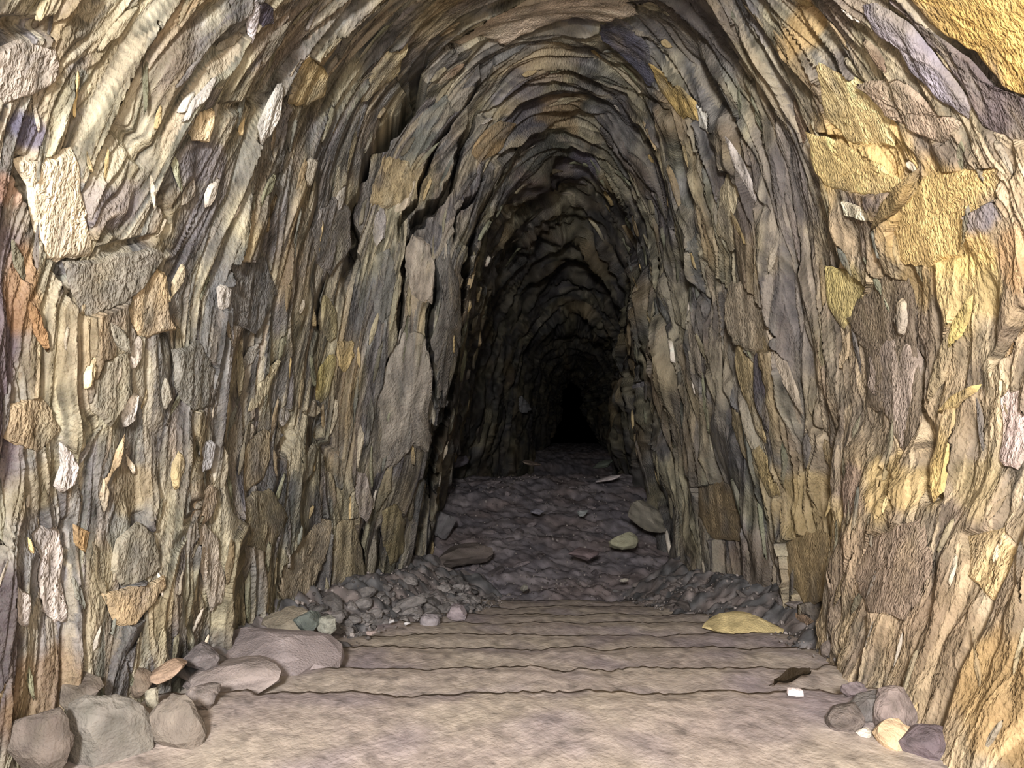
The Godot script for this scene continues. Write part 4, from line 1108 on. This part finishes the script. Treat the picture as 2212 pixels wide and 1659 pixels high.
func loose_stones() -> void:
	stone("boulder", Vector3(-1.287, 0.113, -2.250), Vector3(0.176, 0.189, 0.123), Vector3(0, 30, 12), paint(98, 90, 84), "dark brown boulder left of the biggest grey boulder, at the left wall foot")
	stone("rubble_stone", Vector3(-1.280, 0.074, -2.800), Vector3(0.125, 0.094, 0.100), Vector3(0, 30, -20), paint(118, 106, 94), "brown stone wedged behind the small upright pale stone at the left wall")
	stone("rubble_stone", Vector3(-1.055, 0.031, -2.750), Vector3(0.138, 0.108, 0.111), Vector3(0, 20, 0), paint(124, 116, 112), "low grey stone sunk in the landing's left edge behind the brown grey boulder")
	stone("rubble_stone", Vector3(-1.169, 0.042, -3.100), Vector3(0.156, 0.104, 0.125), Vector3(0, -30, 15), paint(110, 104, 104), "dark grey stone against the left wall above the low lilac brown stone")
	stone("flat_stone", Vector3(-1.047, -0.106, -3.550), Vector3(0.535, 0.167, 0.482), Vector3(6, -12, -3), paint(152, 142, 142), "large flat lilac grey stone lying across the left end of the top steps")
	stone("rubble_stone", Vector3(-1.054, -0.122, -4.000), Vector3(0.279, 0.112, 0.251), Vector3(0, 20, 0), paint(138, 130, 116), "broad pale grey stone at the foot of the left wall behind the large flat stone")
	stone("rubble_stone", Vector3(-0.973, -0.094, -3.930), Vector3(0.154, 0.105, 0.092), Vector3(0, 40, 12), paint(92, 98, 94), "dark green grey wedge-shaped stone behind the large flat stone")
	stone("rubble_stone", Vector3(-0.896, -0.106, -3.950), Vector3(0.110, 0.088, 0.088), Vector3(0, -20, -20), paint(148, 148, 138), "light grey stone leaning right of the dark green grey wedge stone")
	stone("rubble_stone", Vector3(-1.063, -0.041, -3.120), Vector3(0.331, 0.105, 0.265), Vector3(0, 10, 4), paint(142, 132, 128), "low lilac brown stone at the landing's back left corner, below the large flat stone")
	stone("boulder", Vector3(-1.198, 0.072, -2.420), Vector3(0.230, 0.257, 0.161), Vector3(0, 15, -6), paint(112, 108, 102), "biggest dull grey boulder at the foot of the left wall beside the landing")
	stone("boulder", Vector3(-1.038, 0.059, -2.500), Vector3(0.168, 0.209, 0.117), Vector3(0, -10, 8), paint(118, 110, 102), "brown grey boulder between the biggest grey boulder and the landing")
	stone("boulder", Vector3(-1.356, 0.166, -2.500), Vector3(0.182, 0.140, 0.127), Vector3(0, 0, 20), paint(104, 96, 88), "dull brown boulder wedged above the biggest grey boulder")
	stone("rubble_stone", Vector3(-1.167, 0.070, -2.650), Vector3(0.044, 0.081, 0.036), Vector3(0, 0, 5), paint(156, 150, 134), "small upright pale stone between the two boulders by the landing")
	stone("rubble_stone", Vector3(-1.208, 0.083, -2.850), Vector3(0.159, 0.057, 0.143), Vector3(0, 0, 18), paint(158, 136, 118), "tan splinter of rock sloping above the boulders at the left wall foot")
	stone("flat_stone", Vector3(1.351, -0.379, -4.720), Vector3(0.435, 0.095, 0.305), Vector3(4, 8, 2), paint(212, 194, 146), "pale yellow wedge-shaped flat stone at the right end of the steps")
	stone("rubble_stone", Vector3(1.533, -0.198, -3.950), Vector3(0.124, 0.035, 0.074), Vector3(0, 0, -28), paint(158, 148, 126), "thin pale sliver of stone lying at the right wall foot by the second step")
	stone("rubble_stone", Vector3(1.529, -0.168, -3.750), Vector3(0.178, 0.126, 0.160), Vector3(0, 10, 0), paint(122, 112, 106), "dark block of stone ending the second step at the right wall")
	stone("rubble_stone", Vector3(1.023, -0.562, -7.600), Vector3(0.263, 0.178, 0.237), Vector3(0, 20, 10), paint(164, 162, 140), "pale greenish stone on the tunnel floor near the right wall")
	stone("flat_stone", Vector3(1.298, -0.363, -7.900), Vector3(0.419, 0.221, 0.252), Vector3(0, 0, -30), paint(126, 122, 112), "slanting dark slab leaning on the right wall behind the pale greenish stone")
	stone("flat_stone", Vector3(0.659, -0.605, -7.350), Vector3(0.271, 0.099, 0.271), Vector3(0, 10, 4), paint(126, 112, 114), "long low pinkish stone in the middle right of the tunnel floor")
	stone("stone_chip", Vector3(0.938, -0.722, -6.900), Vector3(0.085, 0.031, 0.068), Vector3(0, 10, 5), paint(176, 170, 160), "thin white sliver on the rubble at the right, below the pale greenish stone")
	stone("stone_splinter", Vector3(1.186, -0.368, -10.200), Vector3(0.262, 0.051, 0.131), Vector3(0, 5, 14), paint(215, 205, 205), "long white splinter near the crest of the tunnel floor")
	stone("rubble_stone", Vector3(-0.700, -0.261, -10.950), Vector3(0.318, 0.122, 0.254), Vector3(0, 10, 18), paint(112, 108, 116), "grey stone on the crest of the tunnel floor by the left wall")
	stone("rubble_stone", Vector3(0.275, -0.307, -11.150), Vector3(0.311, 0.075, 0.280), Vector3(0, 10, -14), paint(132, 118, 108), "low brownish stone in the middle of the crest of the tunnel floor")
	stone("rubble_stone", Vector3(1.234, -0.306, -11.050), Vector3(0.284, 0.086, 0.227), Vector3(0, 0, 14), paint(92, 98, 90), "dark green grey stone on the crest of the tunnel floor by the right wall")
	stone("rubble_stone", Vector3(0.099, -0.749, -6.750), Vector3(0.075, 0.053, 0.068), Vector3(0, 30, 10), paint(140, 138, 130), "small light grey stone at the foot of the tunnel floor just past the last step")
	stone("boulder", Vector3(-0.700, -0.538, -8.400), Vector3(0.328, 0.282, 0.263), Vector3(0, 0, 8), paint(112, 110, 112), "dark boulder against the left wall on the tunnel floor")
	stone("boulder", Vector3(-0.454, -0.666, -7.600), Vector3(0.467, 0.212, 0.420), Vector3(0, 30, 0), paint(104, 96, 92), "wide low dark boulder on the left of the tunnel floor")
	stone("rubble_stone", Vector3(0.270, -0.526, -8.900), Vector3(0.169, 0.070, 0.152), Vector3(0, 30, 0), paint(132, 130, 140), "small lilac grey stone in the centre of the tunnel floor")
	stone("rubble_stone", Vector3(0.752, -0.521, -8.800), Vector3(0.138, 0.069, 0.124), Vector3(0, 30, 0), paint(142, 146, 146), "small blue grey stone on the tunnel floor left of the slanting dark slab")
	stone("rubble_stone", Vector3(-0.487, -0.422, -4.950), Vector3(0.122, 0.088, 0.110), Vector3(0, 20, 10), paint(152, 146, 150), "lilac grey stone at the left end of the fourth step, front one of a pair")
	stone("rubble_stone", Vector3(-0.362, -0.482, -5.300), Vector3(0.148, 0.077, 0.133), Vector3(0, -20, -10), paint(148, 138, 142), "lilac grey stone at the left end of the fifth step, rear one of a pair")
	stone("stone_chip", Vector3(-0.612, -0.373, -4.750), Vector3(0.042, 0.021, 0.038), Vector3(0, 0, 0), paint(214, 212, 214), "tiny white chip on the left rubble bank, the right one of two")
	stone("stone_chip", Vector3(-0.698, -0.364, -4.750), Vector3(0.042, 0.021, 0.038), Vector3(0, 0, 20), paint(200, 198, 200), "tiny white chip on the left rubble bank, the left one of two")
	stone("stone_chip", Vector3(-0.744, -0.275, -4.300), Vector3(0.062, 0.022, 0.056), Vector3(0, 0, 0), paint(176, 160, 156), "flat pinkish chip at the edge of the left rubble bank")
	stone("rubble_stone", Vector3(1.171, 0.031, -2.680), Vector3(0.142, 0.112, 0.128), Vector3(0, 20, 0), paint(104, 100, 98), "dark grey stone at the right edge of the landing")
	stone("rubble_stone", Vector3(1.071, 0.029, -2.620), Vector3(0.146, 0.102, 0.132), Vector3(0, 50, 0), paint(112, 104, 100), "dark stone just in front of the dark grey one at the landing's right edge")
	stone("rubble_stone", Vector3(1.220, 0.037, -2.620), Vector3(0.161, 0.132, 0.145), Vector3(0, 0, 30), paint(134, 122, 118), "purple grey stone against the right wall beside the landing")
	stone("stone_chip", Vector3(1.097, 0.006, -2.550), Vector3(0.071, 0.020, 0.050), Vector3(0, 0, 30), paint(212, 204, 192), "thin white sliver among the dark stones at the landing's right edge")
	stone("rubble_stone", Vector3(1.180, 0.023, -2.500), Vector3(0.126, 0.084, 0.113), Vector3(0, 0, -30), paint(196, 172, 142), "tan chip of stone at the lower right edge of the landing")
	stone("rubble_stone", Vector3(1.247, 0.027, -2.450), Vector3(0.151, 0.096, 0.136), Vector3(0, 0, 10), paint(104, 94, 98), "dark purple stone below the tan chip at the lower right edge of the landing")
	stone("stone_chip", Vector3(1.185, 0.004, -2.750), Vector3(0.031, 0.014, 0.028), Vector3(0, 0, -30), paint(196, 190, 186), "small white chip behind the dark stones at the landing's right edge")
	stone("rubble_stone", Vector3(1.195, 0.018, -2.850), Vector3(0.096, 0.064, 0.086), Vector3(0, 0, 0), paint(120, 110, 112), "rounded grey stone on the landing's back right corner")
	chip(Vector3(0.989, 0.012, -2.853))
	leaf(Vector3(1.051, -0.031, -3.060))
	var beside := ["third", "third", "third", "fourth", "fifth", "sixth", "seventh", "last"]
	for i in 190:
		var d := rng.randf_range(4.3, 6.9)
		var x := left_edge(d) + 0.05 - 0.55 * rng.randf() * rng.randf_range(0.3, 1.0)
		var s := rng.randf_range(0.035, 0.085) * (1.5 if rng.randf() < 0.2 else 1.0)
		var g := rng.randf_range(88, 140)
		stone("small_stone", Vector3(x, rubble_height(x, d) + s * 0.12, -d), Vector3(s * rng.randf_range(1.0, 1.8), s * 0.7, s), Vector3(rng.randf_range(-25, 25), rng.randf_range(0, 180), rng.randf_range(-25, 25)), paint(g, g * 0.97, g * 0.96), "%s %s stone in the rubble left of the %s step" % ["large" if s > 0.065 else ("middling" if s > 0.045 else "tiny"), "light grey" if g > 122 else ("grey" if g > 105 else "dark grey"), beside[clampi(int((d - 2.92) / 0.519), 0, 7)]], "stone", "small stones in the left rubble")
	for i in 40:
		var d := rng.randf_range(4.6, 6.9)
		var x := right_edge(d) - 0.03 + 0.4 * rng.randf()
		var s := rng.randf_range(0.03, 0.09)
		var g := rng.randf_range(84, 126)
		stone("small_stone", Vector3(x, rubble_height(x, d) + s * 0.1, -d), Vector3(s * rng.randf_range(1.0, 1.8), s * 0.7, s), Vector3(rng.randf_range(-25, 25), rng.randf_range(0, 180), rng.randf_range(-25, 25)), paint(g, g * 0.94, g * 0.92), "%s %s stone in the rubble right of the %s step" % ["large" if s > 0.07 else ("middling" if s > 0.05 else "tiny"), "brown grey" if g > 105 else "dark brown", beside[clampi(int((d - 2.92) / 0.519), 0, 7)]], "stone", "small stones in the right rubble")
	for i in 60:
		var d := rng.randf_range(6.9, 11.0)
		var x := lerpf(-0.6, 1.25, rng.randf())
		var s := rng.randf_range(0.03, 0.11)
		var g := rng.randf_range(90, 140)
		stone("small_stone", Vector3(x, bank_height(x, d) + s * 0.12, -d), Vector3(s * rng.randf_range(1.0, 2.0), s * 0.6, s), Vector3(rng.randf_range(-15, 15), rng.randf_range(0, 180), rng.randf_range(-15, 15)), paint(g, g * 0.94, g * 0.96), "%s %s stone on the %s of the tunnel floor, %s" % ["large" if s > 0.08 else ("middling" if s > 0.05 else "tiny"), "light" if g > 122 else "dark", "left" if x < 0.1 else ("right" if x > 0.7 else "middle"), "just past the last step" if d < 8.0 else ("halfway to the dark crest" if d < 9.6 else "near the dark crest")], "stone", "small stones on the tunnel floor")


# a flat white chip with a clean broken outline
func chip(where: Vector3) -> void:
	var st := SurfaceTool.new()
	st.begin(Mesh.PRIMITIVE_TRIANGLES)
	st.set_smooth_group(-1)
	var rim := [Vector2(-0.024, -0.012), Vector2(-0.004, -0.016), Vector2(0.022, -0.008), Vector2(0.026, 0.008), Vector2(0.004, 0.014), Vector2(-0.022, 0.01)]
	for j in rim.size():
		var a: Vector2 = rim[j]
		var b: Vector2 = rim[(j + 1) % rim.size()]
		for v in [Vector3(0, 0.012, 0), Vector3(a.x, 0.009, a.y), Vector3(b.x, 0.009, b.y), Vector3(a.x, 0.009, a.y), Vector3(a.x * 1.1, -0.01, a.y * 1.1), Vector3(b.x, 0.009, b.y), Vector3(b.x, 0.009, b.y), Vector3(a.x * 1.1, -0.01, a.y * 1.1), Vector3(b.x * 1.1, -0.01, b.y * 1.1)]:
			st.set_color(paint(238, 224, 224))
			st.add_vertex(v)
	st.generate_normals()
	var o := solid("stone_chip", st, M.stone)
	o.position = where
	o.rotation_degrees.y = -12.0
	tell(o, "flat white chip of stone lying on the landing near its right end", "stone")


# a dry, dark, curled leaf lying on the first step
func leaf(where: Vector3) -> void:
	var st := SurfaceTool.new()
	st.begin(Mesh.PRIMITIVE_TRIANGLES)
	var long := 14
	var wide := 6
	for side in 2:
		for k in long + 1:
			for j in wide + 1:
				var t := float(k) / long
				var s := float(j) / wide * 2.0 - 1.0
				var half := 0.026 * pow(sin(PI * clampf(t * 0.93 + 0.05, 0.0, 1.0)), 0.7) * (0.6 + 0.6 * t)
				var y := 0.018 * t + 0.022 * s * s + 0.008 * sin(t * 9.0 + s * 3.0) - 0.002 * side
				st.set_color(paint(46, 34, 26))
				st.add_vertex(Vector3((t - 0.5) * 0.15, y, s * half))
	var one := (long + 1) * (wide + 1)
	for side in 2:
		for k in long:
			for j in wide:
				var a := side * one + k * (wide + 1) + j
				var b := a + wide + 1
				for v in ([a, b, a + 1, a + 1, b, b + 1] if side == 1 else [a, a + 1, b, a + 1, b + 1, b]):
					st.add_index(v)
	st.generate_normals()
	var o := Node3D.new()
	o.name = "dry_leaf"
	add_child(o, true)
	o.position = where
	o.rotation_degrees = Vector3(14, 14, 6)
	solid("blade", st, M.stone, o)
	var stalk := SurfaceTool.new()
	stalk.begin(Mesh.PRIMITIVE_TRIANGLES)
	for k in 9:
		for j in 5:
			var an := TAU * j / 5.0
			var t := k / 8.0
			stalk.set_color(paint(40, 30, 24))
			stalk.add_vertex(Vector3(-0.072 - 0.03 * t, 0.004 + 0.003 * t * t + 0.0014 * cos(an), 0.01 * t * t + 0.0014 * sin(an)))
	for k in 8:
		for j in 5:
			var a := k * 5 + j
			var b := k * 5 + (j + 1) % 5
			for v in [a, a + 5, b, b, a + 5, b + 5]:
				stalk.add_index(v)
	stalk.generate_normals()
	solid("stalk", stalk, M.stone, o)
	tell(o, "dark dry curled leaf lying on the first step near its right end", "leaf")
